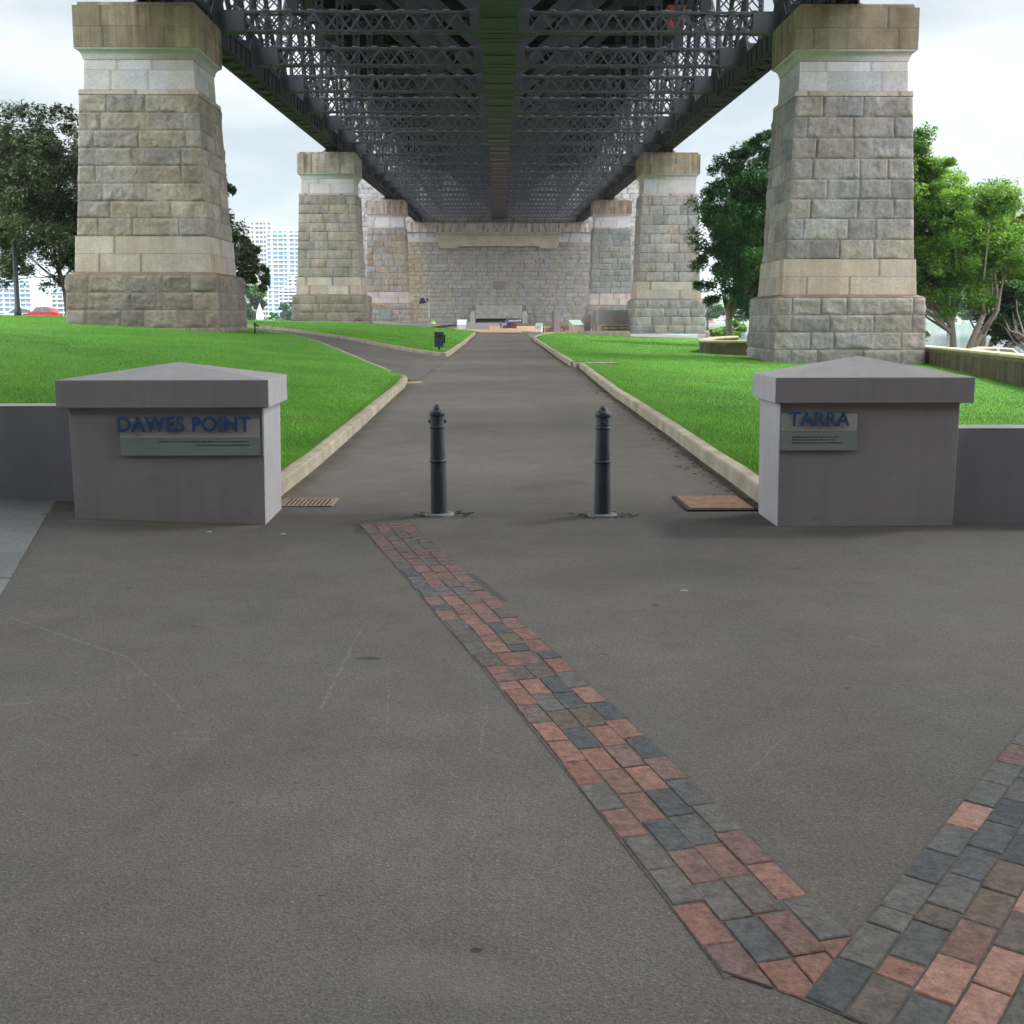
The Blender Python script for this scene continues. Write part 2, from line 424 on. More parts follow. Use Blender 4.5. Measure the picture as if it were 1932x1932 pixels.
M['rock'] = stone_mat('rock_faced_granite', .35, (.15, .12, .085), .95, 6.5, .30)
M['rockfar'] = stone_mat('rock_faced_granite_far', .40, (.18, .14, .09), .6, 4.0, .25)
M['smooth'] = stone_mat('dressed_sandstone', .30, (.20, .15, .09), .2, 18.0, .18)
M['capstone'] = stone_mat('stained_cap_sandstone', .9, (.11, .075, .042), .2, 18.0, .30)
M['pale'] = stone_mat('pale_dressed_granite', .18, (.22, .21, .20), .2, 18.0, .15)
M['brickrow'] = stone_mat('worn_paver', .0, (.1, .1, .1), .35, 60.0, .18)
M['slab'] = stone_mat('grey_paving_slab', .0, (.1, .1, .1), .2, 40.0, .12)

def glass_panel(name, base, rough, alpha_mix):
    m, t, b = mat_new(name, base, rough, 0, .5)
    return m

# ================================================================== GROUND
def zp(y): return np.interp(y, [0, 9.6, 20, 50, 95, 140, 210], [0, 0, .02, .09, .22, .10, .15])
def hill(x, y):
    """lawn level: climbs away from the path on one side, falls gently on the other"""
    x = np.asarray(x, float); y = np.asarray(y, float)
    dl = np.clip(-x-2.1, 0, 400); dr = np.clip(x-2.4, 0, 400)
    S = sstep(9.2, 11.5, y)
    cap = 1.62 - .62*sstep(58, 92, y)
    left = cap*np.tanh(.088*dl/cap)
    right = -.052*np.minimum(dr, 9.5) - .08*sstep(9, 14, dr)
    right = right - 1.6*sstep(19, 23, x)*sstep(20, 30, y)
    left = left*(1-.75*sstep(140, 230, y))
    return zp(y) + S*(left+right)
def lawn_z(x, y): return hill(x, y) + .125
def plaza_z(x, y): return .045*np.clip(-np.asarray(x, float)-1.8, 0, 3)*sstep(5, 8.4, y)

def sheet(name, ys, xa, xb, zf, nx, mat, kind='structure', label=None, grade=None, tint=None):
    """rows of vertices from xa(y) to xb(y)"""
    ys = np.asarray(ys, float); u = np.linspace(0, 1, nx)
    if grade: u = grade(u)
    A = np.array([xa(y) for y in ys])[:, None]; B = np.array([xb(y) for y in ys])[:, None]
    X = A + (B-A)*u[None, :]; Y = np.repeat(ys[:, None], nx, 1)
    Z = zf(X, Y)
    V = np.stack([X, Y, Z], -1).reshape(-1, 3)
    i = np.arange((len(ys)-1)*nx).reshape(len(ys)-1, nx)[:, :-1].ravel()
    F = np.stack([i, i+1, i+nx+1, i+nx], 1)
    col = None
    if tint is not None: col = np.stack(tint(X, Y, np.repeat(u[None, :], len(ys), 0)), -1).reshape(-1, 3)
    o = link(name, np_mesh(name, V, F, True, col), mat)
    return tag(o, label, None, None, kind)

def poly_fn(pts):
    pts = sorted(pts); ys = [p[0] for p in pts]; xs = [p[1] for p in pts]
    return lambda y: float(np.interp(y, ys, xs))

kerbL = poly_fn([(9.2, -1.97), (11.8, -1.95), (14.5, -1.98), (19, -2.05), (24, -2.12), (26.5, -2.2), (42, -1.95), (60, -1.9), (97, -1.9)])
kerbR = poly_fn([(9.0, 2.22), (15, 2.27), (22, 2.26), (33.8, 2.42), (34.2, 2.20), (55, 2.12), (68, 2.06), (74, 2.35), (80, 2.8), (86, 3.4), (91, 4.4), (94, 6.5)])
br_near = poly_fn([(27, -2.3), (29, -3.0), (36, -4.9), (44, -7.2), (50, -9.4), (56, -13.0), (62, -20)])
br_far = poly_fn([(42, -2.05), (42.6, -2.7), (44, -3.7), (47, -5.2), (52, -7.4), (57, -10.6), (62, -15), (67, -24)])

# base ground
M['asphalt'] = asphalt('plaza_asphalt', (.080, .076, .071), (.120, .112, .101),
    scratches=[((-.715, 5.61), (-.741, 4.33), .010, .8), ((-.071, 3.63), (-.096, 2.71), .006, .5), ((-2.70, 5.84), (-1.765, 5.08), .012, .75),
               ((-1.765, 5.08), (-1.30, 4.37), .010, .6), ((1.124, 4.11), (.87, 3.71), .008, .7), ((-.516, 4.98), (-.441, 4.12), .006, .55),
               ((-.053, 4.41), (-.076, 3.91), .008, .6), ((-2.08, 4.44), (-1.89, 4.47), .012, .8), ((-1.30, 4.11), (-1.14, 4.13), .014, .8),
               ((-1.25, 4.06), (-1.08, 4.05), .009, .8), ((1.6, 5.6), (1.9, 5.2), .01, .4), ((-2.2, 7.3), (-1.5, 6.8), .02, .35), ((2.6, 6.4), (3.2, 6.6), .02, .35)],
    stains=[((-.655, 5.05), (-.59, 5.05), .034, .75, (.03, .028, .026)), ((-1.9, 8.75), (-.9, 8.80), .16, .30, (.05, .045, .04)), ((-.9, 8.86), (.5, 8.80), .16, .25, (.05, .046, .042)), ((.5, 8.82), (2.2, 8.72), .2, .28, (.05, .046, .042)), ((-3.4, 8.75), (-3.2, 8.62), .12, .5, (.05, .045, .04)),
            ((-3.2, 8.3), (-1.9, 8.3), .10, .5, (.17, .12, .085)), ((2.1, 8.24), (3.5, 8.24), .07, .5, (.16, .115, .085)), ((-1.18, 3.3), (-1.0, 4.25), .07, .2, (.05, .048, .045)),
            ((-.25, 2.55), (-.05, 2.5), .12, .35, (.15, .135, .105)), ((.4, 6.6), (1.3, 6.9), .35, .25, (.05, .048, .045)), ((-1.05, 8.1), (-1.1, 8.4), .05, .6, (.04, .035, .03)),
            ((.02, 6.1), (-.18, 6.75), .03, .6, (.04, .038, .035)), ((-.07, 2.62), (-.055, 2.62), .012, .8, (.02, .02, .015)), ((.86, 6.0), (.88, 6.0), .018, .8, (.03, .03, .03)), ((1.07, 6.33), (1.10, 6.33), .013, .7, (.34, .34, .32))] + [((x_, y_), (x_+.012, y_), w_, .75, (.035, .033, .03)) for x_, y_, w_ in ((-1.6, 5.6, .012), (-.9, 3.5, .008), (-1.35, 3.9, .01), (.5, 5.1, .012), (1.5, 4.6, .010), (-2.2, 6.4, .016), (-.5, 2.9, .007), (1.9, 6.9, .018))])
M['path'] = asphalt('path_asphalt', (.088, .080, .072), (.132, .120, .107), dirt=True,
    scratches=[((-.3, 11.4), (.4, 11.3), .03, .4), ((-.5, 13.5), (.3, 13.6), .03, .3), ((.4, 17.2), (1.0, 17.1), .04, .4), ((-.9, 10.2), (-.7, 10.9), .02, .4), ((1.4, 10.1), (1.7, 10.0), .02, .5)],
    stains=[((.3, 10.2), (.7, 10.6), .2, .45, (.06, .055, .05)), ((-.6, 16), (.8, 16.4), .5, .25, (.07, .065, .06)), ((.2, 24), (1.2, 23), .5, .25, (.075, .068, .062))])
M['lawn'] = lawn_mat('lawn_turf'); M['blade'] = blade_mat('grass_blade')

ex = np.concatenate([np.linspace(-2500, -160, 14), np.linspace(-140, 60, 101), np.linspace(80, 2500, 14)])
def terr(x, y):
    z = hill(x, y) - .28 - .15*(np.abs(x) < 3.2)
    far = np.maximum(np.maximum(sstep(70, 110, -x), sstep(30, 42, x)), sstep(215, 235, y))
    return z*(1-far) - 6.0*far
tys = np.concatenate([np.linspace(-2500, -80, 10), np.linspace(-60, 240, 121), np.linspace(300, 6000, 14)])
XX, YY = np.meshgrid(ex, tys)
V = np.stack([XX, YY, terr(XX, YY)], -1).reshape(-1, 3)
nx = len(ex); i = np.arange((len(tys)-1)*nx).reshape(len(tys)-1, nx)[:, :-1].ravel()
tag(link('ground', np_mesh('ground', V, np.stack([i, i+1, i+nx+1, i+nx], 1), True), M['earth']), 'earth ground under the lawns and paths', None, None, 'structure')

mw, tw, bw = mat_new('harbour_water', (.045, .075, .085), .12, 0, .5)
bump(tw, bw, noise(tw, wcoords(tw, (1, .3, 1)), .6, 4, .6), .25, .2)
tag(link('water', np_mesh('water', [(-6000, -3000, -3), (6000, -3000, -3), (6000, 9000, -3), (-6000, 9000, -3)], [(0, 1, 2, 3)]), mw), 'harbour water beyond the park', None, None, 'structure')

sheet('plaza_pavement', np.linspace(-30, 9.42, 80), lambda y: -14, lambda y: 14, lambda X, Y: plaza_z(X, Y), 60, M['asphalt'], label='grey asphalt forecourt in front of the plinths')
def path_tint(X, Y, u):
    e = np.minimum(u, 1-u)*4.2
    right = np.exp(-((1-u)*4.2/.22)**2)*(1-.4*sstep(26, 40, Y)); left = np.exp(-(u*4.2/.16)**2)*.85
    dark = np.clip(np.maximum(right, left), 0, 1)
    tan = np.exp(-(e/.55)**2)*.7
    return dark, tan, u*0
sheet('path', np.concatenate([np.linspace(9.42, 30, 60), np.linspace(31, 96, 50)]), lambda y: kerbL(y)-.01 if (y < 26.5 or y > 42) else -2.05, lambda y: kerbR(y)+.01 if y < 70 else 2.2,
      lambda X, Y: zp(Y), 41, M['path'], label='long straight asphalt path leading under the bridge', tint=path_tint)
ys = np.concatenate([np.linspace(27, 42, 26), np.linspace(42.5, 67, 40)])
sheet('side_path', ys, lambda y: br_near(y) if y < 62 else -22.0, lambda y: -2.0 if y < 42.2 else br_far(y), lambda X, Y: hill(X, Y) + .008 + 0*X, 16, M['path'],
      label='branch path curving off up the lawn', tint=lambda X, Y, u: (u*0, np.exp(-(np.minimum(u, 1-u)*8)**2)*.5, u*0))
sheet('sand_yard', np.linspace(95.5, 178, 60), lambda y: -7.0 if y > 100 else -2.6, lambda y: 7.5, lambda X, Y: zp(Y)+.02, 10, M['sand'], label='orange gravel yard around the cannon')
sheet('far_pavement', np.linspace(70, 194, 70), lambda y: 2.12 if y < 95.5 else 7.5, lambda y: kerbR(y)+.1 if y < 94 else 19.0, lambda X, Y: hill(X, Y)+.03, 16, M['paving'], label='grey brown paving beside the far lawn')
sheet('wall_pavement', np.linspace(99, 194, 50), lambda y: -30, lambda y: -7.0, lambda X, Y: hill(X, Y)-.02, 16, M['paving'], label='paving at the foot of the far stone wall')
sheet('wall_forecourt', np.linspace(178, 194, 14), lambda y: -7.0, lambda y: 7.5, lambda X, Y: zp(Y)+.012, 8, M['paving'], label='paving in front of the stone niche')

gradeL = lambda u: 1-(1-u)**2.2
sheet('near_lawn', np.concatenate([np.linspace(9.15, 30, 60), np.linspace(30.5, 62, 50)]), lambda y: -60, lambda y: (kerbL(y) if y < 27 else br_near(y))-.15, lawn_z, 60, M['lawn'], label='green lawn rising beside the path', grade=lambda u: 1-(1-u)**2.0)
sheet('island_lawn', np.concatenate([np.linspace(42.2, 67, 50), np.linspace(67.5, 99, 40)]), lambda y: br_far(y)+.12 if y < 67 else -60, lambda y: kerbL(y)-.15, lawn_z, 50, M['lawn'], label='triangle of lawn between the path and its branch', grade=lambda u: 1-(1-u)**1.5)
sheet('side_lawn', np.concatenate([np.linspace(8.9, 30, 60), np.linspace(30.5, 94.3, 72)]), lambda y: kerbR(y)+.15, lambda y: 19.0, lawn_z, 50, M['lawn'], label='green lawn falling gently toward the parapet', grade=lambda u: u**1.6)

# ---- kerbs
def kerb(name, pts, wd, ht, label, zf=None, down=.35):
    """raised edging swept along ground points, chamfered top"""
    pts = [Vector((p[0], p[1], 0)) for p in pts]
    dense = []
    for a, b in zip(pts[:-1], pts[1:]):
        n = max(1, int((b-a).length/.6))
        for k in range(n): dense.append(a + (b-a)*k/n)
    dense.append(pts[-1])
    prof = [(-wd/2, -down), (-wd/2, ht-.012), (-wd/2+.02, ht), (wd/2-.02, ht), (wd/2, ht-.012), (wd/2, -down)]
    vs = []; n = len(prof)
    for i, p in enumerate(dense):
        d = (dense[min(i+1, len(dense)-1)]-dense[max(i-1, 0)]).normalized(); s = Vector((d.y, -d.x, 0))
        z = float(zf(p.x, p.y)) if zf else float(zp(p.y))
        jit = float(fbm(p.x*.9, p.y*.9, 3, 2))*.012
        for o, h in prof: q = p + s*(o+jit); vs.append((q.x, q.y, z+h+jit*.6))
    fs = [(i*n+k, (i+1)*n+k, (i+1)*n+k+1, i*n+k+1) for i in range(len(dense)-1) for k in range(n-1)]
    fs += [tuple(range(n)), tuple((len(dense)-1)*n+k for k in reversed(range(n)))]
    mb = MB().add(vs, fs)
    return tag(mb.build(name, M['kerb']), label, None, None, 'structure')
kerb('kerb', [(kerbL(y)-.08, y) for y in (9.0, 11.8, 14.5, 17, 19, 21.5, 24, 26)] + [(-2.42, 27.2), (-2.75, 27.8)], .17, .135, 'concrete kerb along the lawn up to the branch')
kerb('kerb', [(br_near(y)-.06, y) for y in (28.2, 31, 34, 37, 40, 44, 47, 50, 53, 56, 59, 62)], .10, .13, 'thin kerb on the near side of the branch path', hill)
kerb('kerb', [(-24+.07, 67), (br_far(62)+.07, 62), (br_far(57)+.07, 57), (br_far(52)+.07, 52), (br_far(47)+.07, 47), (br_far(44)+.07, 44), (br_far(42.7)+.05, 42.7), (-2.15, 42.1)], .15, .15, 'kerb of the lawn triangle facing the branch path', hill)
kerb('kerb', [(-2.12, 42.0), (kerbL(46)-.07, 46), (kerbL(52)-.09, 52), (kerbL(60)-.05, 60), (kerbL(70)-.09, 70), (kerbL(80)-.07, 80), (kerbL(88)-.09, 88)], .15, .16, 'kerb of the lawn triangle facing the long path')
kerb('kerb', [(-1.75, 93), (-2.6, 96)], .25, .14, 'short kerb block at the far end of the path')
kerb('kerb', [(kerbR(y)+.08, y) for y in (8.7, 12, 15, 18.5, 22, 26, 30, 33.7)], .16, .15, 'long concrete kerb under the lawn on the plinth lettered TARRA side')
kerb('kerb', [(kerbR(y)+.08, y) for y in (34.3, 38, 42, 46, 50, 55, 60, 65, 68)] + [(2.33, 72), (2.58, 76), (2.9, 80), (3.5, 86), (4.5, 91), (6.5, 94), (11.2, 95)], .16, .16, 'farther kerb that bends round the end of the lawn')
kerb('kerb', [(2.3, 34.0), (3.6, 34.25)], .42, .145, 'short concrete slab crossing into the lawn at the kerb step')
kerb('kerb', [(2.0, 95), (2.5, 93.5)], .25, .14, 'little kerb end beside the gravel yard')

# ---- grass blades (one sheet of stuff)
def blades(n):
    P = []; S = []
    def put(cnt, y0, y1, xa, xb):
        r = rng.random(cnt); y = 1/(1/y0 + (1/y1-1/y0)*r)          # density falls with distance
        a = np.array([xa(v) for v in y]); b = np.array([xb(v) for v in y])
        x = a + (b-a)*rng.random(cnt)
        P.append(np.stack([x, y], 1)); S.append(y)
    vis_l = lambda y: -.47*y - 1; vis_r = lambda y: min(.50*y + 1, 18.5)
    put(int(n*.36), 9.5, 62, lambda y: max(vis_l(y), -40), lambda y: (kerbL(y) if y < 27 else br_near(y))-.13)
    put(int(n*.10), 42.6, 97, lambda y: br_far(y)+.15 if y < 67 else max(vis_l(y), -40), lambda y: kerbL(y)-.16)
    put(int(n*.36), 9.2, 94, lambda y: kerbR(y)+.15, vis_r)
    # thicker ragged line along the kerbs
    k = int(n*.09)
    y = 9.3 + 17*rng.random(k)**1.6; P.append(np.stack([np.array([kerbL(v) for v in y])-.14-.06*rng.random(k)**2, y], 1)); S.append(y)
    y = 9.0 + 40*rng.random(k)**1.8; P.append(np.stack([np.array([kerbR(v) for v in y])+.14+.06*rng.random(k)**2, y], 1)); S.append(y)
    P = np.concatenate(P); y = np.concatenate(S); m = len(P)
    z = lawn_z(P[:, 0], P[:, 1])
    ht = (.018 + .018*rng.random(m))*(1+.010*y); wd = .0013*(1+.15*y)
    th = rng.random(m)*2*np.pi; lean = .9*(rng.random(m)-.2)
    dx, dy = np.cos(th), np.sin(th); lx, ly = np.cos(th+1.3)*lean*ht, np.sin(th+1.3)*lean*ht
    a = np.stack([P[:, 0]-dx*wd, P[:, 1]-dy*wd, z-.004], 1); b = np.stack([P[:, 0]+dx*wd, P[:, 1]+dy*wd, z-.004], 1)
    c = np.stack([P[:, 0]+lx, P[:, 1]+ly, z+ht], 1)
    V = np.stack([a, b, c], 1).reshape(-1, 3); F = np.arange(3*m).reshape(-1, 3)
    v = rng.random(m); base = np.array([.112, .290, .026]); hi = np.array([.200, .42, .055]); dry = np.array([.24, .28, .07])
    col = base + (hi-base)*v[:, None]; dm = rng.random(m) < .05; col[dm] = dry
    col = np.repeat(col, 3, 0)
    return link('grass', np_mesh('grass', V, F, False, col), M['blade'])
tag(blades(650000), 'short mown green grass on the lawns', 'grass', None, 'stuff')

# ---- brick inlay
def clip_poly(poly, a, b):
    """keep the side to the left of a->b"""
    res = []; n = len(poly)
    sd_ = lambda p: (b[0]-a[0])*(p[1]-a[1])-(b[1]-a[1])*(p[0]-a[0])
    for i in range(n):
        p, q = poly[i], poly[(i+1) % n]; s1, s2 = sd_(p), sd_(q)
        if s1 >= 0: res.append(p)
        if (s1 >= 0) != (s2 >= 0):
            t = s1/(s1-s2); res.append((p[0]+(q[0]-p[0])*t, p[1]+(q[1]-p[1])*t))
    return res
RED = [(.205, .100, .082), (.225, .112, .092), (.185, .105, .092), (.24, .125, .102), (.17, .108, .098)]
GRY = [(.095, .097, .102), (.075, .082, .090), (.115, .113, .110), (.125, .12, .114)]
BRN = [(.115, .093, .078), (.14, .105, .08), (.13, .105, .095)]
class Bricks:
    def __init__(s): s.v = []; s.f = []; s.c = []
    def put(s, poly, col, top):
        n = len(poly)
        if n < 3: return
        area = .5*abs(sum(poly[i][0]*poly[(i+1) % n][1]-poly[(i+1) % n][0]*poly[i][1] for i in range(n)))
        if area < .0008: return
        cx = sum(p[0] for p in poly)/n; cy = sum(p[1] for p in poly)/n
        ins = []
        for x, y in poly:
            d = math.hypot(x-cx, y-cy); k = max(0, 1-.005/d); ins.append((cx+(x-cx)*k, cy+(y-cy)*k))
        b = len(s.v)
        tilt = (random.uniform(-.012, .012), random.uniform(-.012, .012))
        zt = lambda x, y, h: top + h + (x-cx)*tilt[0] + (y-cy)*tilt[1] + float(plaza_z(x, y))
        s.v += [(x, y, float(plaza_z(x, y))-.02) for x, y in poly] + [(x, y, zt(x, y, -.003)) for x, y in poly] + [(x, y, zt(x, y, 0)) for x, y in ins]
        s.f.append(tuple(b+2*n+i for i in range(n)))
        for L in (0, n): s.f += [(b+L+i, b+L+(i+1) % n, b+L+n+(i+1) % n, b+L+n+i) for i in range(n)]
        g_ = sum(col)/3; s.c += [tuple(.84*c_+.16*g_ for c_ in col)]*(3*n)
    def build(s, name, label):
        me = bpy.data.meshes.new(name); me.from_pydata(s.v, [], s.f)
        a = me.color_attributes.new('tint', 'FLOAT_COLOR', 'POINT'); c = np.ones((len(s.v), 4), np.float32); c[:, :3] = np.array(s.c); a.data.foreach_set('color', c.ravel()); me.update()
        return tag(link(name, me, M['brickrow']), label, None, None, 'structure')
ly = np.array([8.372, 7.191, 6.149, 5.554, 5.061, 4.478, 3.908, 3.502, 3.136, 2.92, 2.717, 2.528]); lx = np.array([-1.076, -.734, -.435, -.284, -.11, .036, .188, .293, .391, .447, .502, .541])
cf = np.polyfit(ly, lx, 4); cd = np.polyder(cf)
def strip_pt(y, o):
    """point at offset o across the strip from its long edge"""
    dx = np.polyval(cd, y); n = Vector((1, -dx, 0)).normalized(); return (float(np.polyval(cf, y))+n.x*o, y+n.y*o)
W = .0985
B = Bricks(); lineA, lineB = (.714, 2.42), (2.06, 4.154)
for c in range(4):
    y = 2.2 + random.random()*.15 + (c % 2)*.1
    while y < 8.62:
        L = .205+random.uniform(-.006, .006)
        if y > 4.2 and random.random() < .22: L *= .55
        y2 = y+L*.95; g = .0028
        q = [strip_pt(y+g, c*W+g), strip_pt(y+g, (c+1)*W-g), strip_pt(y2-g, (c+1)*W-g), strip_pt(y2-g, c*W+g)]
        sh_ = random.uniform(-.006, .006)*(1 if y < 4 else 1.6); q = [(x+sh_, yy+random.uniform(-.003, .003)) for x, yy in q]
        q = clip_poly(q, lineA, lineB) if True else q
        q = clip_poly(q, (.541, 2.53), (.70, 2.425)) if y < 2.75 else q
        q = clip_poly(q, (-.6, 8.50), (-1.2, 8.37)) if y > 8.2 else q
        if y > 8.2: q = [p for p in q]
        r = random.random(); far = y > 4.6
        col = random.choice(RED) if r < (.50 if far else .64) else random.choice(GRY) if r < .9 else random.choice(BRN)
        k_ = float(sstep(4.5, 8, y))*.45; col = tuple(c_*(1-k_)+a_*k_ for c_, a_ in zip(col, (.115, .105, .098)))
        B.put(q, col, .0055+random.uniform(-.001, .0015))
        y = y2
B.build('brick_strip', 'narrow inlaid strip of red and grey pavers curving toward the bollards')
# second strip, running off toward the corner
B2 = Bricks(); d2 = Vector((2.06-.714, 4.154-2.42, 0)).normalized(); n2 = Vector((d2.y, -d2.x, 0)); o2 = Vector((.714, 2.42, 0))
for c in range(14):
    s0 = -.02 - .0*c + (c % 2)*-.10 - random.random()*.02 - (.35 if c > 2 else 0)*(c-2)*.5
    if c == 0: s0 = 0.0
    if c == 1: s0 = -.012
    while s0 < 3.6:
        L = .205+random.uniform(-.006, .006)
        if random.random() < .15: L *= .52
        g = .0028
        q = [o2+d2*(s0+g)+n2*(c*W+g), o2+d2*(s0+g)+n2*((c+1)*W-g), o2+d2*(s0+L-g)+n2*((c+1)*W-g), o2+d2*(s0+L-g)+n2*(c*W+g)]
        q = [(p.x+random.uniform(-.0025, .0025), p.y+random.uniform(-.0025, .0025)) for p in q]
        r = random.random()
        col = random.choice(RED[1:]) if r < .19 else random.choice(GRY) if r < .87 else random.choice(BRN)
        if r < .05: col = (.34, .18, .14)
        B2.put(q, col, .0055+random.uniform(-.001, .0015))
        s0 += L
B2.build('brick_strip', 'wide inlaid strip of mostly grey pavers meeting the narrow strip at a corner')
# dark sand bed that shows in the joints
bed = MB()
pts = [strip_pt(y, -.005) for y in np.linspace(2.5, 8.42, 30)] + [strip_pt(y, 4*W+.005) for y in np.linspace(8.46, 2.62, 30)]
vs = [(x, y, float(plaza_z(x, y))+.002) for x, y in pts]; bed.add(vs, [(i, 59-i, 58-i, i+1) for i in range(29)])
q = [o2-d2*.005-n2*.005, o2-d2*.005+n2*2*W, o2-d2*1.2+n2*(4*W), o2-d2*1.2+n2*14*W, o2+d2*3.6+n2*14*W, o2+d2*3.6-n2*.005]
bed.add([(p.x, p.y, .0022) for p in q], [tuple(range(6))])
tag(bed.build('joint_sand', simple('joint_sand', (.072, .066, .058), .95, .3, 30), fix=False), 'dark sand in the paver joints', None, None, 'structure')

# pale paving slabs at the forecourt edge
Bs = Bricks()
for k in range(11):
    y0 = 9.05-.62*(k+1)+.004; y1 = 9.05-.62*k-.004
    e = lambda y: -2.854-(y-6.176)*.283
    for j in range(3):
        a0, a1 = e(y0)-.9*j-.004, e(y1)-.9*j-.004
        c = random.uniform(.9, 1.08)
        Bs.put([(a0-.892, y0), (a0, y0), (a1, y1), (a1-.892, y1)], (.165*c, .175*c, .18*c), .006)
tag(Bs.build('slab_strip', 'pale grey paving slabs along the edge of the forecourt'), None, None, None, 'structure')
bpy.data.objects['slab_strip'].data.materials[0] = M['slab']

# ---- drains
def grate(name, cx, cy, wx, wy, nb, label, rz=0, z=0.0):
    e = empty(name, (cx, cy, z), rz, label, 'drain')
    f = MB(); t = .03
    f.box(-wx/2, wx/2, -wy/2, -wy/2+t, -.03, .012).box(-wx/2, wx/2, wy/2-t, wy/2, -.03, .012).box(-wx/2, -wx/2+t, -wy/2+t, wy/2-t, -.03, .0115).box(wx/2-t, wx/2, -wy/2+t, wy/2-t, -.03, .0115)
    f.build('frame', M['grate'], e)
    b = MB(); s = (wx-2*t)/nb
    for k in range(nb): b.box(-wx/2+t+s*(k+.28), -wx/2+t+s*(k+.72), -wy/2+t, wy/2-t, -.025, .010)
    b.build('bars', M['grate'], e)
    MB().box(-wx/2+.01, wx/2-.01, -wy/2+.01, wy/2-.01, .0045, .0058).build('pit', M['darkhole'], e)
    return e
grate('drain_grate', -1.655, 9.42, .47, .40, 11, 'rusty slotted drain grate on the ground beside the plinth lettered DAWES POINT')
grate('drain_grate', -1.86, 24.9, .42, .30, 9, 'small dark kerbside drain grate farther along the path', 0, .03)
e = empty('cover_plate', (1.84, 9.33, 0), R(1), 'rusty flat steel cover plate beside the plinth lettered TARRA', 'cover plate')
MB().frustum(-.27, .27, -.33, .33, .004, -.262, .262, -.32, .32, .022).build('plate', M['rust'], e)
f = MB(); f.box(-.30, -.273, -.36, .36, -.02, .014).box(.273, .30, -.36, .36, -.02, .014).box(-.273, .273, -.36, -.332, -.02, .0135).box(-.273, .273, .332, .36, -.02, .0135)
f.build('frame', M['darkhole'], e)
e = empty('gutter_slab', (-2.05, 25.9, .02), R(8), 'worn concrete gutter slab where the kerb turns into the branch path', 'gutter slab')
MB().frustum(-.45, .28, -.30, .34, -.1, -.43, .22, -.26, .31, .055).build('slab', M['kerb'], e, .01)

# ================================================================== MASONRY
TONES = {'rock': [(0.337, 0.283, 0.252), (0.311, 0.262, 0.240), (0.358, 0.299, 0.261), (0.329, 0.266, 0.228), (0.284, 0.242, 0.228)],
         'rock_grey': [(0.315, 0.275, 0.269), (0.294, 0.259, 0.256), (0.346, 0.304, 0.290), (0.329, 0.279, 0.261), (0.272, 0.237, 0.236)],
         'rock_brown': [(0.249, 0.201, 0.172), (0.232, 0.184, 0.160), (0.267, 0.217, 0.189), (0.224, 0.180, 0.160)],
         'rock_dark': [(.205, .205, .19), (.19, .192, .178), (.22, .218, .20)],
         'rust': [(0.272, 0.209, 0.158), (0.255, 0.226, 0.204), (0.245, 0.231, 0.227), (0.289, 0.235, 0.185)],
         'buff': [(0.438, 0.352, 0.312), (0.455, 0.370, 0.333), (0.420, 0.341, 0.312)],
         'buff_dark': [(0.324, 0.246, 0.172), (0.342, 0.262, 0.198), (0.306, 0.234, 0.168)],
         'white': [(0.490, 0.447, 0.458), (0.465, 0.427, 0.438), (0.508, 0.459, 0.463)],
         'pale': [(0.350, 0.328, 0.324), (0.324, 0.308, 0.307), (0.376, 0.348, 0.337)]}
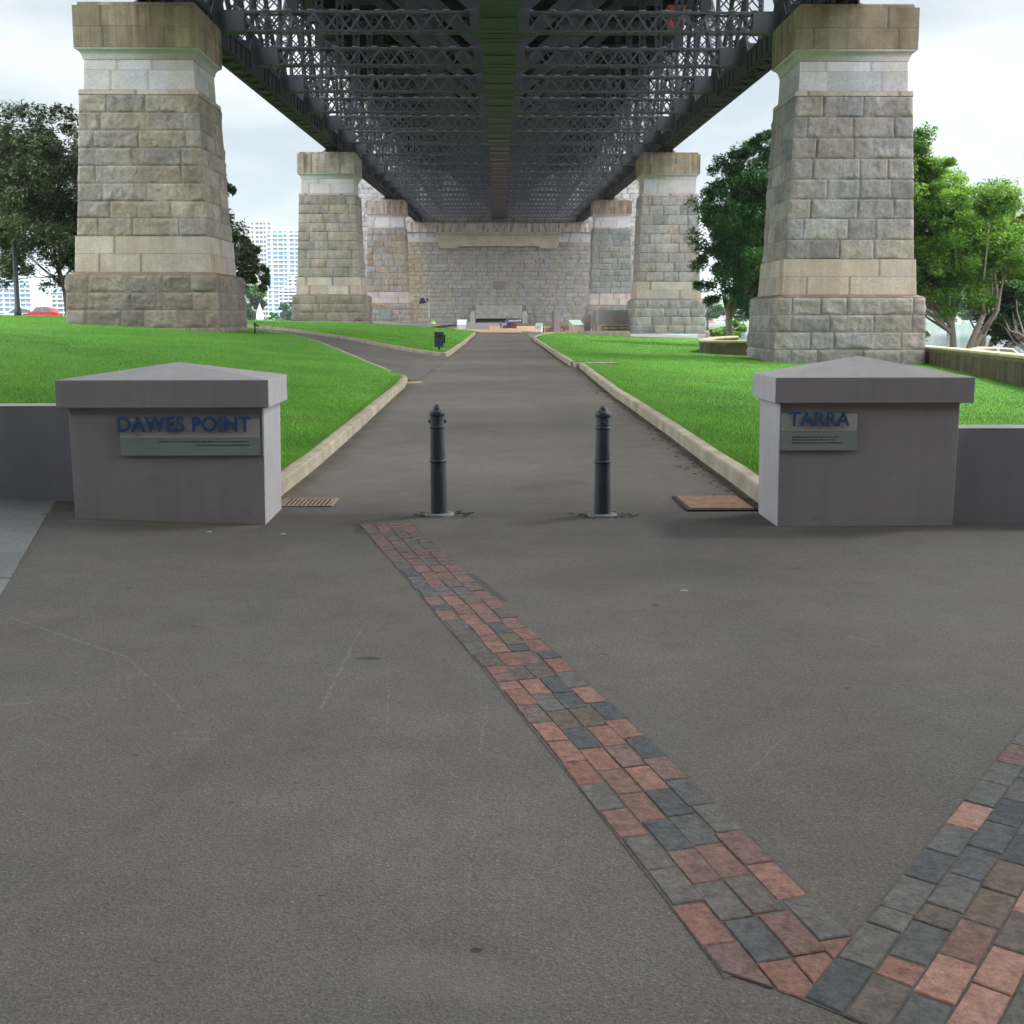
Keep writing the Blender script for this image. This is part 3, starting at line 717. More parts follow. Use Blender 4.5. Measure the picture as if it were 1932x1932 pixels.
def face_grid(pa, pb, za, zb, ta, tb, courses, du, nrm, rock, tones, joint, seed, blk=(1.3, 2.1), nz=9, jw=.022, draft=.05, edge=True, fine=1.0, var=.12):
    """one wall face. pa,pb: foot corners (x,y) at za; ta,tb: head corners at zb; courses: list of course heights from the foot up.
    rock: how far the quarry face bulges. Returns V, F, C"""
    pa, pb, ta, tb = map(np.array, (pa, pb, ta, tb)); H = zb-za
    wid = np.linalg.norm(pb-pa); nu = max(6, int(wid/du))
    rs = random.Random(seed)
    tot = sum(courses); zs = []; meta = []
    z0 = 0.0
    for ci, ch in enumerate(courses):
        ch = ch*H/tot
        loc = [0.0, jw, jw+draft*.7] + list(np.linspace(jw+draft*1.4, ch-jw-draft*1.4, max(2, nz-6))) + [ch-jw-draft*.7, ch-jw]
        for l in loc: zs.append(z0+l); meta.append((ci, l, ch))
        z0 += ch
    zs.append(H); meta.append((len(courses)-1, H-z0+ch, ch))
    zs = np.array(zs); ci = np.array([m[0] for m in meta]); lo = np.array([m[1] for m in meta]); ch = np.array([m[2] for m in meta])
    # block joints per course
    joints = []
    for k in range(len(courses)):
        js = [0.0]; x = rs.uniform(.35, 1.0)*blk[1]*.8 if k % 2 else rs.uniform(.25, .5)*blk[1]
        while x < wid - .35*blk[0]:
            js.append(x); x += rs.uniform(*blk)
        js.append(wid); joints.append(js)
    u = np.linspace(0, wid, nu+1)
    t = zs/H
    P = (pa[None, None]+(pb-pa)[None, None]*(u/wid)[None, :, None])*(1-t)[:, None, None] + (ta[None, None]+(tb-ta)[None, None]*(u/wid)[None, :, None])*t[:, None, None]
    disp = np.zeros((len(zs), len(u))); col = np.zeros((len(zs), len(u), 3))
    U, Zg = np.meshgrid(u, zs)
    rough = 1.1*fbm(U*1.9*fine, Zg*2.6*fine, seed, 3) + 1.0*np.abs(fbm(U*3.6*fine+.3*Zg, Zg*5.0*fine, seed+5, 3)) - .2
    for r in range(len(zs)):
        js = joints[ci[r]]; k = np.clip(np.searchsorted(js, u, 'right')-1, 0, len(js)-2); js = np.array(js)
        dl = u-js[k]; dr = js[k+1]-u
        du_ = np.minimum(np.where(k == 0, dl+(0 if not edge else 0), dl), dr)
        dz = min(lo[r], ch[r]-lo[r])
        dmin = np.minimum(du_, dz)
        hsh = np.array([random.Random(int(seed*977+ci[r]*131+int(q))).random() for q in range(len(js))])
        hb = hsh[k]
        tn = np.array(tones)[(hb*997).astype(int) % len(tones)]*(1-var+2*var*((hb*71) % 1))[:, None]
        bulge = sstep(draft*.35, draft*1.5, dmin)
        tilt = (hb-.5)*.9*(dl/(dl+dr+1e-6)-.5) + (((hb*13) % 1)-.5)*.6*(lo[r]/ch[r]-.5)
        d = bulge*rock*(.45+.35*((hb*31) % 1) + 1.25*rough[r] + tilt)
        jv = max(jw*.9, (u[1]-u[0])*.55); onj = (dl < jv) & (k > 0) | (dr < jv*.3) & (k < len(js)-2) | (dz < 1e-6)
        disp[r] = np.where(onj, -.018, np.maximum(d, 0))
        if edge: disp[r][0] = 0; disp[r][-1] = 0
        c = tn.copy(); dr_ = dmin < draft*1.1
        c[dr_] = c[dr_]*1.12
        c[onj] = joint
        col[r] = c
    nrm = np.array(nrm)
    V = np.zeros((len(zs), len(u), 3)); V[..., :2] = P + nrm[None, None, :2]*disp[..., None]; V[..., 2] = za+zs[:, None]
    n1 = len(u); i = np.arange((len(zs)-1)*n1).reshape(len(zs)-1, n1)[:, :-1].ravel()
    return V.reshape(-1, 3), np.stack([i, i+1, i+n1+1, i+n1], 1), col.reshape(-1, 3)
def joinVFC(parts):
    V = []; F = []; C = []; b = 0
    for v, f, c in parts: V.append(v); F.append(f+b); C.append(c); b += len(v)
    return np.concatenate(V), np.concatenate(F), np.concatenate(C)
def block(name, parent, mat, hb, ht, z0, z1, courses, du, rock, tones, joint, seed, faces='fblr', top=True, blk=(1.3, 2.1), draft=.05, nz=9, jw=.022, fine=1.0):
    """tapering masonry block centred on its parent. hb, ht: half sizes (x, y) at foot and head"""
    (bx, by), (tx, ty) = hb, ht; ps = []
    spec = {'f': ((-bx, -by), (bx, -by), (-tx, -ty), (tx, -ty), (0, -1)), 'r': ((bx, -by), (bx, by), (tx, -ty), (tx, ty), (1, 0)),
            'b': ((bx, by), (-bx, by), (tx, ty), (-tx, ty), (0, 1)), 'l': ((-bx, by), (-bx, -by), (-tx, ty), (-tx, -ty), (-1, 0))}
    for k, ch in enumerate('frbl'):
        pa, pb, ta, tb, nn = spec[ch]
        d = du if ch in faces else du*3
        ps.append(face_grid(pa, pb, z0, z1, ta, tb, courses, d, (*nn, 0), rock, tones, joint, seed*10+k, blk, nz, jw, draft, True, fine))
    if top:
        v = np.array([(-tx, -ty, z1), (tx, -ty, z1), (tx, ty, z1), (-tx, ty, z1)], float); ps.append((v, np.array([[0, 1, 2, 3]]), np.array([tones[0]]*4)))
        v = np.array([(-bx, -by, z0), (bx, -by, z0), (bx, by, z0), (-bx, by, z0)], float); ps.append((v, np.array([[3, 2, 1, 0]]), np.array([tones[0]]*4)))
    V, F, C = joinVFC(ps)
    return link(name, np_mesh(name, V, F, False, C), mat, parent)

SLOPE = .024
def pier(x, y, zcap, zbase, label, seed, near, tone, faces, captone='buff_dark', capdark=1.0, plaque=False, bandtone='buff'):
    e = empty('bridge_pier', (x, y, 0), 0, label, 'bridge pier')
    du = .055 if near else .10; nz = 13 if near else 8
    T = TONES
    zc0 = zcap - 1.63; zn0 = zc0 - 1.62
    zb1 = zbase; zb0 = zb1 - 2.9          # top and foot of the plinth course
    zs0 = zb1 + 1.52                       # band top = shaft foot
    n = max(8, int(round((zn0-.12-zs0)/.79)))
    J = tuple(v*.55 for v in T[tone][0]); Jl = tuple(v*.45 for v in T['buff'][0])
    rockm = M['rock'] if near else M['rockfar']
    block('base', e, rockm, (3.14, 2.5), (3.06, 2.42), zb0, zb1-.05, [.72]*4, du, .075, T['rock_brown' if tone == 'rock' else tone], J, seed, faces, True, (.9, 1.9), .07, nz)
    MB().frustum(-3.07, 3.07, -2.43, 2.43, zb1-.05, -2.80, 2.80, -2.18, 2.18, zb1+.06).build('ledge', M['far_stone'], e)
    block('band', e, M['smooth'], (2.78, 2.16), (2.72, 2.10), zb1+.06, zs0, [.76, .72], du*1.4, .004, T[bandtone], Jl, seed+1, faces, True, (1.5, 2.6), .01, 7, .014)
    sh = [.79+random.uniform(-.03, .03) for _ in range(n)]
    block('shaft', e, rockm, (2.65, 2.05), (2.40, 1.84), zs0, zn0-.20, sh, du, .062, T[tone], J, seed+2, faces, True, (1.15, 2.15), .05, nz)
    block('shaft_top', e, M['smooth'], (2.42, 1.86), (2.40, 1.84), zn0-.20, zn0, [.2], du*2, .003, T['buff'], Jl, seed+7, faces, True, (1.2, 2.0), .01, 7, .014)
    block('neck', e, M['pale'], (2.24, 1.70), (2.20, 1.66), zn0, zc0-.42, [.8, .4], du*1.6, .003, T['white'], tuple(v*.7 for v in T['white'][0]), seed+3, faces, True, (1.4, 2.4), .01, 7, .014)
    # cove under the cap
    m = []
    V = []; F = []; C = []; steps = [(2.21, 0), (2.24, .04), (2.26, .16), (2.32, .27), (2.42, .35), (2.48, .38), (2.48, .42)]
    for h, dz in steps:
        hx, hy = h, h-.54
        V += [(-hx, -hy, zc0-.42+dz), (hx, -hy, zc0-.42+dz), (hx, hy, zc0-.42+dz), (-hx, hy, zc0-.42+dz)]
    for k in range(len(steps)-1):
        for q in range(4): F.append((k*4+q, k*4+(q+1) % 4, k*4+4+(q+1) % 4, k*4+4+q))
    link('cove', np_mesh('cove', V, F, False, np.array([(.56, .48, .52)]*len(V))), M['pale'], e)
    ct = [tuple(v*capdark for v in c) for c in T[captone]]
    block('cap', e, M['capstone'], (2.49, 1.95), (2.49, 1.95), zc0, zcap, [.82, .80], du*1.2, .004, ct, tuple(v*.45 for v in ct[0]), seed+4, faces, True, (1.4, 2.6), .012, 8, .014)
    block('coping', e, M['capstone'], (2.35, 1.81), (2.31, 1.77), zcap, zcap+.17, [.17], du*2, .002, ct, ct[1], seed+5, faces, True, (2, 3), .01, 7, .01)
    if plaque:
        mb = MB().box(-.9, .55, -2.60, -2.40, zb1-2.0, zb1-.75); p = mb.build('plaque', M['bronze'], e, .02)
    return e
zc = lambda d: 13.96 + SLOPE*(d-48)
pier(-14.6, 48.0, zc(48), 3.34, 'granite pier with the brown stained cap, on the lawn behind the plinth lettered DAWES POINT', 11, True, 'rock', 'fr', 'buff_dark', .95)
pier(14.45, 48.0, zc(48), 2.43, 'grey granite pier with the grey streaked cap, behind the plinth lettered TARRA', 12, True, 'rock_grey', 'fl', 'buff_dark', .82, bandtone='buff')
pier(-14.6, 97.3, zc(97.3)+.08, 3.42, 'granite pier with rust marks on its cap, beside the pale apartment towers', 13, False, 'rock', 'fr', 'buff', 1.0)
pier(14.5, 97.3, zc(97.3)+.08, 3.05, 'grey granite pier with a pale band, in front of the curved grey wall', 14, False, 'rock_grey', 'fl', 'buff_dark', .9)
pier(-14.6, 146.0, zc(146), 3.25, 'rust stained granite pier nearest the flagpole, a bronze plaque on its base', 15, False, 'rust', 'fr', 'buff', .95, plaque=True)
pier(14.5, 146.0, zc(146), 3.05, 'darkest grey granite pier beside the abutment wall, behind the curved grey wall', 16, False, 'rock_dark', 'fl', 'buff_dark', .85)

# ---- abutment wall and pylon tower behind
e = empty('abutment_wall', (0, 194.0, 0), 0, 'wide granite abutment wall closing the view at the far end of the bridge', 'stone wall')
def wall(name, parent, mat, x0, x1, y, z0, z1, nc, du, rock, tones, joint, seed, blk, depth=3.0, tint=None, nz=7, draft=.05, jw=.03):
    V, F, C = face_grid((x0, y), (x1, y), z0, z1, (x0, y), (x1, y), [(z1-z0)/nc]*nc, du, (0, -1, 0), rock, tones, joint, seed, blk, nz, jw, draft, False, .6, .06)
    if tint is not None: C = C*tint(V)
    b = len(V)
    V = np.concatenate([V, [(x0, y+depth, z0), (x1, y+depth, z0), (x1, y+depth, z1), (x0, y+depth, z1), (x0, y+.03, z0), (x1, y+.03, z0), (x1, y+.03, z1), (x0, y+.03, z1)]])
    F = np.concatenate([F, [(b, b+3, b+2, b+1), (b+4, b+7, b+3, b), (b+1, b+2, b+6, b+5), (b+7, b+6, b+2, b+3)]])
    C = np.concatenate([C, [tones[0]]*8])
    return link(name, np_mesh(name, V, F, False, C), mat, parent)
def abut_tint(V):
    k = np.exp(-((V[:, 0]+18)/4.5)**2)*(1-.3*fbm(V[:, 0]*.4, V[:, 2]*.4, 4))      # rusty run-off at one end of the wall
    g = 1+0*V[:, 0]
    return np.stack([g*(1+.25*k), g*(1+.02*k), g*(1-.30*k)], 1)
wall('rock_face', e, M['rockfar'], -19.5, 19.5, 0, -.8, 14.4, 21, .13, .085, [(.235, .222, .197), (.225, .213, .19), (.245, .232, .205)], (.135, .127, .11), 31, (1.1, 2.1), 4.0, abut_tint, 9, .06, .07)
wall('pale_course', e, M['pale'], -19.5, 19.5, 0.06, 14.4, 16.05, 2, .25, .02, TONES['pale'], (.20, .20, .19), 32, (1.2, 2.2), 3.9)
wall('top_course', e, M['capstone'], -19.6, 19.6, -.30, 16.05, 17.6, 2, .25, .006, TONES['buff'], (.20, .165, .12), 33, (1.0, 1.5), 4.3)
mb = MB().box(-10.6, 10.2, -.75, -.09, 13.65, 15.72).box(-10.8, 10.4, -1.0, -.09, 15.72, 16.04).box(-10.3, -7.2, -.70, -.09, 13.3, 13.65).box(6.9, 9.9, -.70, -.09, 13.3, 13.65)
o = mb.build('projecting_panel', simple('panel_sandstone', (.30, .255, .19), .9, .18, .7, 0, .2), e)
mb = MB().box(-1.03, .53, -.34, -.10, 6.37, 7.75); mb.build('square_tablet', M['memorial_red'], e, .05)
M['far_stone2'] = simple('niche_cheek_stone', (.30, .275, .22), .9, .2, 1.2)
# stone niche at the foot
n_ = empty('stone_niche', (0.05, 193.55, .1), 0, 'sloping stone hood over a dark opening at the foot of the abutment wall', 'stone niche')
MB().prism([(-2.2, .0), (-.05, .0), (-.05, 2.3), (-.7, 2.3)], -4.2, 3.8, 'x').build('hood', M['hood'], n_, .03).location = (0, 0, 1.15)
mb = MB()
for k in range(6): mb.beam((-3.3+k*1.3, -2.14, 1.35), (-3.0+k*1.18, -.80, 3.2), .05, .05)
mb.box(-3.4, 3.4, -2.21, -2.19, 1.18, 1.24); mb.build('joint_lines', M['far_stone'], n_)
for sx in (-4.7, 4.25): MB().box(sx-.45, sx+.45, -2.0, -.1, -.5, 1.9).box(sx-.35, sx+.35, -1.6, -.1, 1.9, 2.4).build('cheek_wall', M['far_stone2'], n_, .03)
MB().box(-4.2, 3.8, -1.2, -.1, -.4, 1.13).build('dark_recess', M['black'], n_)
MB().box(-3.9, 3.5, -1.9, -1.25, -.4, .45).build('bench', M['memorial'], n_)

e = empty('pylon_tower', (0, 198.3, 0), 0, 'pale granite pylon tower rising behind the abutment wall and the bridge deck', 'stone tower')
wall('facade', e, M['rockfar'], -28.5, 28.5, 0, -.8, 27.2, 34, .26, .10, TONES['pale'], (.18, .175, .165), 41, (1.3, 2.4), 14)
wall('upper_facade', e, M['rockfar'], -27.5, 27.5, .9, 27.2, 44, 20, .45, .10, TONES['pale'], (.18, .175, .165), 42, (1.3, 2.4), 12)

# ================================================================== BRIDGE
ZS = 15.20                                       # underside of the cross girders above the first pier
zb = lambda d: SLOPE*(d-48)
PAN = 8.2167; Y0, NP = 48.0, 18
bridge = empty('steel_bridge', (0, 48, 0), 0, 'dark grey riveted steel truss bridge passing overhead on granite piers', 'bridge')
def part(name, mesh_or_obj, loc, parent=bridge):
    mesh_or_obj.parent = parent; mesh_or_obj.location = (loc[0], loc[1]-48, loc[2]); return mesh_or_obj
def repeat(first, locs, parent=bridge):
    for l in locs:
        c = first.copy(); COL.objects.link(c); c.parent = parent; c.location = (l[0], l[1]-48, l[2])
        for ch in first.children:
            d = ch.copy(); COL.objects.link(d); d.parent = c
YA = -57.0
panels = [Y0 + PAN*k for k in range(-11, NP+1)]    # panel points, from behind the viewer to the tower
CX = 14.3
def laced(p, q, w1, w2, side, leg=.13, cell=.85, bar=.075, th=.03):
    """a built-up member: four corner angles with crossed lacing bars on all four sides"""
    p, q = Vector(p), Vector(q); d = q-p; L = d.length; d.normalize(); s = Vector(side); s = (s-d*s.dot(d)).normalized(); r = d.cross(s)
    mb = MB()
    for a in (-1, 1):
        for b in (-1, 1):
            o = s*(a*w1/2)+r*(b*w2/2); mb.beam(p+o, q+o, leg, leg, s)
    n = max(2, int(L/cell))
    for k in range(n):
        u0, u1 = p+d*(L*k/n), p+d*(L*(k+1)/n)
        for b in (-1, 1):
            o = r*(b*(w2/2+leg*.3)); mb.beam(u0+o-s*w1/2, u1+o+s*w1/2, bar, th, r); mb.beam(u0+o*1.06+s*w1/2, u1+o*1.06-s*w1/2, bar, th, r)
        for a in (-1, 1):
            o = s*(a*(w1/2+leg*.3)); mb.beam(u0+o-r*w2/2, u1+o+r*w2/2, bar, th, s); mb.beam(u0+o*1.06+r*w2/2, u1+o*1.06-r*w2/2, bar, th, s)
    for k in (0, n):                              # batten plates
        c = p+d*(L*k/n + (.35 if k == 0 else -.35))
        for b in (-1, 1): o = r*(b*(w2/2+leg*.6)); mb.beam(c+o-s*(w1/2+.07), c+o+s*(w1/2+.07), .8, .03, r)
    return mb
TD = 9.0                                          # truss depth
rise = SLOPE*PAN
# bottom chords: two web plates, flanges, laced soffit, gussets at the panel points
def chord(sgn):
    mb = MB()
    for sx in (-.5, .5):
        mb.beam((sx, -PAN/2, .5-rise/2), (sx, PAN/2, .5+rise/2), .07, 1.0)
        for zz in (.03, .97): mb.beam((sx, -PAN/2, zz-rise/2), (sx, PAN/2, zz+rise/2), .26, .055)
        for k in range(7):
            y = -PAN/2+PAN*(k+.5)/7; mb.beam((sx+math.copysign(.06, sx), y, .06+SLOPE*y), (sx+math.copysign(.06, sx), y, .94+SLOPE*y), .10, .06, (0, 1, 0))
    mb.beam((0, -PAN/2, 1.02-rise/2), (0, PAN/2, 1.02+rise/2), 1.26, .05)
    n = 8
    for k in range(n):
        y0, y1 = -PAN/2+PAN*k/n, -PAN/2+PAN*(k+1)/n
        mb.beam((-.5, y0, .0+SLOPE*y0), (.5, y1, .0+SLOPE*y1), .13, .04); mb.beam((.5, y0, -.01+SLOPE*y0), (-.5, y1, -.01+SLOPE*y1), .13, .04)
        if k % 2: mb.box(-.55, .55, y0-.28, y0+.28, -.03+SLOPE*y0, .01+SLOPE*y0)
    return mb
first = part('bottom_chord', chord(1).build('bottom_chord', M['steel'], fix=False), (-CX, Y0, 14.70)); repeat(first, [(s*CX, y, 14.70+zb(y)) for y in panels for s in (-1, 1) if not (s == -1 and y == Y0)])
g = MB()
for sx in (-.59, .59): g.prism([(-1.5, .0), (1.5, .0), (1.5, 1.1), (.75, 2.1), (-.75, 2.1), (-1.5, 1.1)], sx-.03, sx+.03, 'x')
first = part('gusset', g.build('gusset', M['steel']), (-CX, Y0, 14.75)); repeat(first, [(s*CX, y, 14.75+zb(y)) for y in panels for s in (-1, 1) if not (s == -1 and y == Y0)])
# top chords
mb = MB()
for sx in (-.4, .4): mb.beam((sx, -PAN/2, -rise/2), (sx, PAN/2, rise/2), .07, .8)
mb.beam((0, -PAN/2, -.4-rise/2), (0, PAN/2, -.4+rise/2), .95, .05)
first = part('top_chord', mb.build('top_chord', M['steel'], fix=False), (-CX, Y0, ZS+TD)); repeat(first, [(s*CX, y, ZS+TD+zb(y)) for y in panels for s in (-1, 1) if not (s == -1 and y == Y0)])
# posts, diagonals
first = part('truss_post', laced((0, 0, 1.0), (0, 0, TD+.3), .85, .62, (1, 0, 0)).build('truss_post', M['steel_lit'], fix=False), (-CX, Y0, 14.70))
vis = [y for y in panels if y >= 30]
repeat(first, [(s*CX, y, 14.70+zb(y)) for y in panels for s in (-1, 1) if not (s == -1 and y == Y0)])
up = laced((0, 0, 1.1), (0, PAN, TD+.2+rise), .72, .5, (1, 0, 0)).build('truss_diagonal', M['steel_lit'], fix=False)
dn = laced((0, 0, TD+.2), (0, PAN, 1.1+rise), .72, .5, (1, 0, 0)).build('truss_diagonal', M['steel_lit'], fix=False)
first_u = part('', up, (-CX, Y0, 14.70)); first_d = part('', dn, (-CX, Y0+PAN, 14.70+rise))
ul = []; dl = []
for k, y in enumerate(panels[:-1]):
    for s in (-1, 1):
        (ul if k % 2 == 0 else dl).append((s*CX, y, 14.70+zb(y)))
repeat(first_u, [p for p in ul if not (p[0] < 0 and abs(p[1]-Y0) < .1)]); repeat(first_d, [p for p in dl if not (p[0] < 0 and abs(p[1]-Y0-PAN) < .1)])
# cross girders: box lattice from chord to centre
def cross(sgn):
    mb = MB(); x0, x1 = .9, CX-.6; H = .98; n = 11
    for yy in (-.26, .26):
        mb.box(x0, x1, yy-.05, yy+.05, .0, .10).box(x0, x1, yy-.05, yy+.05, H-.10, H)
        for k in range(n):
            a, b = x0+(x1-x0)*k/n, x0+(x1-x0)*(k+1)/n; m_ = (a+b)/2
            if yy > 0: mb.beam((a, yy, .08), (m_, yy, H-.08), .11, .03, (0, 1, 0)); mb.beam((m_, yy, H-.08), (b, yy, .08), .11, .03, (0, 1, 0))
            else: mb.beam((a, yy, H-.08), (m_, yy, .08), .11, .03, (0, 1, 0)); mb.beam((m_, yy, .08), (b, yy, H-.08), .11, .03, (0, 1, 0))
    for k in range(2*n+1):
        xx = x0+(x1-x0)*k/(2*n); mb.box(xx-.06, xx+.06, -.21, .21, -.012, .02).box(xx-.06, xx+.06, -.21, .21, H-.02, H+.012)
    mb.box(x1-1.3, x1, -.33, .33, -.02, H+.02)
    if sgn < 0:
        mb.v = [(-x, y, z) for x, y, z in mb.v]
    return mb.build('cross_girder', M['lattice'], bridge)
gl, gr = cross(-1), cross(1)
for o, s in ((gl, -1), (gr, 1)):
    cap = MB().box(min(s*1.3, s*(CX-1.0)), max(s*1.3, s*(CX-1.0)), -.20, -.16, 1.011, 1.02)
    for k in range(11):
        x = s*(1.5+(CX-2.2)*(k+.0)/11)
        cap.lathe([(.21, 1.012), (.20, 1.04), (.10, 1.07), (.02, 1.08)], (x, -.18, 0), 8)
    cap.build('glint_caps', M['glint_pale'], o)  # pale caps: sky highlights along the girder tops built as shapes
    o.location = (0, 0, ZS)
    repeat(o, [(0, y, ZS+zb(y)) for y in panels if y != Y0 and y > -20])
# centre girder (walkway beam), one length per panel
mb = MB()
mb.beam((0, -PAN/2+.02, .42-rise/2), (0, PAN/2-.02, .42+rise/2), 1.72, .95).beam((0, -PAN/2+.5, -.09-rise/2), (0, PAN/2-.5, -.09+rise/2), 1.86, .05)
for y in (-1.4, -.55, .55, 1.4): mb.box(-.97, .97, y-.05, y+.05, -.15+SLOPE*y, .95+SLOPE*y)
mb.box(-1.45, 1.45, -.5, .5, -.075, 1.1)
first = part('', mb.build('centre_girder', M['girder'], fix=False), (0, Y0, ZS)); repeat(first, [(0, y, ZS+zb(y)) for y in panels if y != Y0])
# sway frames: a wide V from the centre up to the deck, and laced struts back down to the chords
def sway(s):
    mb = MB(); mb.beam((s*.7, 0, .9), (s*9.9, 0, TD-.2), .22, .66, (0, 0, 1))
    for sx in (-.3, .3): pass
    mb.prism([(s*8.6, TD-1.6), (s*11.2, TD-1.6), (s*11.2, TD-.1), (s*8.6, TD-.1)], -.06, .06)
    mb.prism([(s*3.9, 3.0), (s*5.3, 3.0), (s*5.3, 5.6), (s*3.9, 4.6)], .12, .16)
    return mb.build('sway_brace', M['steel_lit'], bridge, fix=False)
def hang(s):
    return laced((s*10.1, 0, 1.0), (s*10.1, 0, TD-.2), .36, .30, (1, 0, 0), .09, .6).build('hanger', M['steel_lit'], bridge, fix=False)
for fn in (sway, hang):
    for s in (-1, 1):
        o = fn(s); o.location = (0, 0, ZS); repeat(o, [(0, y, ZS+zb(y)) for y in panels if y != Y0 and y > 30])
# deck slab, floor beams, stringers
L0, L1 = panels[0]-48, 197.2-48
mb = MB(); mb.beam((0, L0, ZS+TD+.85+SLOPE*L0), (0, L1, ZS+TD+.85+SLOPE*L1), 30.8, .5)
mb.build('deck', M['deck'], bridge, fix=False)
for s in (-1, 1):
    MB().beam((s*15.25, L0, ZS+TD+.75+SLOPE*L0), (s*15.25, L1, ZS+TD+.75+SLOPE*L1), .25, 1.0).build('fascia', M['steel'], bridge, fix=False)
    mb = MB()
    for y in panels:
        if y > 20: mb.beam((s*15.4, y-48, ZS+TD+1.3+zb(y)), (s*15.4, y-48, ZS+TD+2.6+zb(y)), .08, .08)
    mb.beam((s*15.4, 20-48, ZS+TD+2.6+zb(20)), (s*15.4, L1, ZS+TD+2.6+SLOPE*L1), .07, .07)
    mb.build('railing', M['steel'], bridge, fix=False)
for x in (-12, -9.6, -7.2, -4.8, -2.2, 2.2, 4.8, 7.2, 9.6, 12):
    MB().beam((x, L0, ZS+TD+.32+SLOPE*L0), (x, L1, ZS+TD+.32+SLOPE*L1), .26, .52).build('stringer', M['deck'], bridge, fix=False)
mb = MB().box(-14.9, 14.9, -.2, .2, TD-.75, TD+.05).box(-14.9, 14.9, -.3, .3, TD-.80, TD-.75)
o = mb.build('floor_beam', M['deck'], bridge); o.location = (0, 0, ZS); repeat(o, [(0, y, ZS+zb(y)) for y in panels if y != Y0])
# bearings on the pier caps
def shoe():
    mb = MB().frustum(-.95, .95, -.8, .8, .0, -.55, .55, -.35, .35, .42).box(-1.1, 1.1, -.95, .95, -.22, .0).box(-.5, .5, -.5, .5, .42, .62)
    for k in (-.5, 0, .5): mb.box(k-.03, k+.03, -.9, .9, .0, .36)
    return mb.build('bearing', M['shoe'], bridge)
o = shoe(); pts = [(s*CX, d, zc(d)+.30) for d in (48.0, 97.3, 146.0) for s in (-1, 1)]
o.location = (pts[0][0], pts[0][1]-48, pts[0][2]); repeat(o, pts[1:])
MB().box(11.0, 12.0, 26.2, 27.2, 20.2, 21.5).box(10.9, 12.1, 26.1, 27.3, 21.5, 21.6).build('red_box', M['redbox'], bridge, .03)

# ================================================================== PLINTHS, SIGNS, LOW WALLS
def text(name, s, size, mat, parent, loc, extrude=.008, offset=.0, align='LEFT', space=1.0):
    c = bpy.data.curves.new(name, 'FONT'); c.body = s; c.size = size; c.extrude = extrude; c.offset = offset; c.align_x = align; c.space_character = space
    o = bpy.data.objects.new(name, c); COL.objects.link(o); o.parent = parent; o.location = loc; o.rotation_euler = (math.pi/2, 0, 0)
    c.materials.append(mat); return o
def fit_text(name, s, x0, x1, zb_, zt, y, mat, parent, extrude, offset):
    o = text(name, s, 1.0, mat, parent, (0, 0, 0), extrude, offset, 'LEFT', 1.07)
    bpy.context.view_layer.update()
    me = o.to_mesh(); xs = [v.co.x for v in me.vertices]; zs = [v.co.y for v in me.vertices]; o.to_mesh_clear()
    kx = (x1-x0)/(max(xs)-min(xs)); kz = (zt-zb_)/(max(zs)-min(zs))
    ox, oz = x0-min(xs)*kx, zb_-min(zs)*kz
    dg = bpy.context.evaluated_depsgraph_get(); me = bpy.data.meshes.new_from_object(o.evaluated_get(dg)); bpy.data.objects.remove(o)
    for v in me.vertices: v.co = (v.co.x*kx+ox, y-v.co.z*1.0, v.co.y*kz+oz)
    me.flip_normals(); me.materials.clear()
    return link(name, me, mat, parent)
def small_lines(parent, rows, y):
    """lines of lettering too small to read in the photograph: short uneven strokes"""
    mb = MB(); r = random.Random(5)
    for x0, x1, z, h in rows:
        x = x0
        while x < x1:
            wl = r.uniform(.012, .045); e_ = min(x+wl, x1); k = x
            while k < e_:
                ww = r.uniform(.0025, .0055); hh = h*r.choice((.62, .62, .62, 1.0)); mb.box(k, min(k+ww, e_), y-.0012, y, z, z+hh); k += ww+.0022
            x = e_+.0075
    return mb.build('small_text', M['ink'], parent)
def plinth(name, x0, x1, yf, dep, zc0, zc1, zap, oh, rz, zf, label, cat='entrance plinth'):
    cx = (x0+x1)/2; hw = (x1-x0)/2
    e = empty(name, (cx, yf, 0), rz, label, cat)
    mb = MB(); mb.frustum(-hw+.012, hw-.012, .01, dep-.01, -.15, -hw, hw, 0, dep, zc0+.004); mb.build('body', M['plinth'], e, .006)
    c = MB()
    a, b = -hw-oh[0], hw+oh[1]; f, k = -oh[2], dep+oh[2]; mx_, my = (a+b)/2+oh[3], (f+k)/2
    vs = [(a, f, zc0), (b, f, zc0), (b, k, zc0), (a, k, zc0), (a, f, zc1), (b, f, zc1), (b, k, zc1), (a, k, zc1), (mx_, my, zap)]
    c.add(vs, [(0, 3, 2, 1), (0, 1, 5, 4), (1, 2, 6, 5), (2, 3, 7, 6), (3, 0, 4, 7), (4, 5, 8), (5, 6, 8), (6, 7, 8), (7, 4, 8)])
    c.build('cap', M['plinth'], e, .005)
    return e
def loc_of(e, px, py, yl):
    """photo point on the plane y = yl of a plinth's own frame -> local x, z"""
    d = ray(px, py); o = Vector((0, 0, EYE)); m = e.matrix_basis.inverted(); o2_ = m @ o; d2_ = m.to_3x3() @ d
    k = (yl-o2_.y)/d2_.y; p = o2_+d2_*k; return p.x, p.z
PL = plinth('entrance_plinth', -3.27, -1.80, 8.38, .72, .915, 1.125, 1.245, (.075, .05, .05, .02), R(1.2), .05, 'grey rendered plinth with a low pyramid cap and blue letters DAWES POINT')
PR = plinth('entrance_plinth', 2.118, 3.50, 8.315, .60, .952, 1.145, 1.295, (.05, .085, .05, -.02), R(-1.0)*-1, .0, 'grey rendered plinth with a low pyramid cap and blue letters TARRA')
bpy.context.view_layer.update()
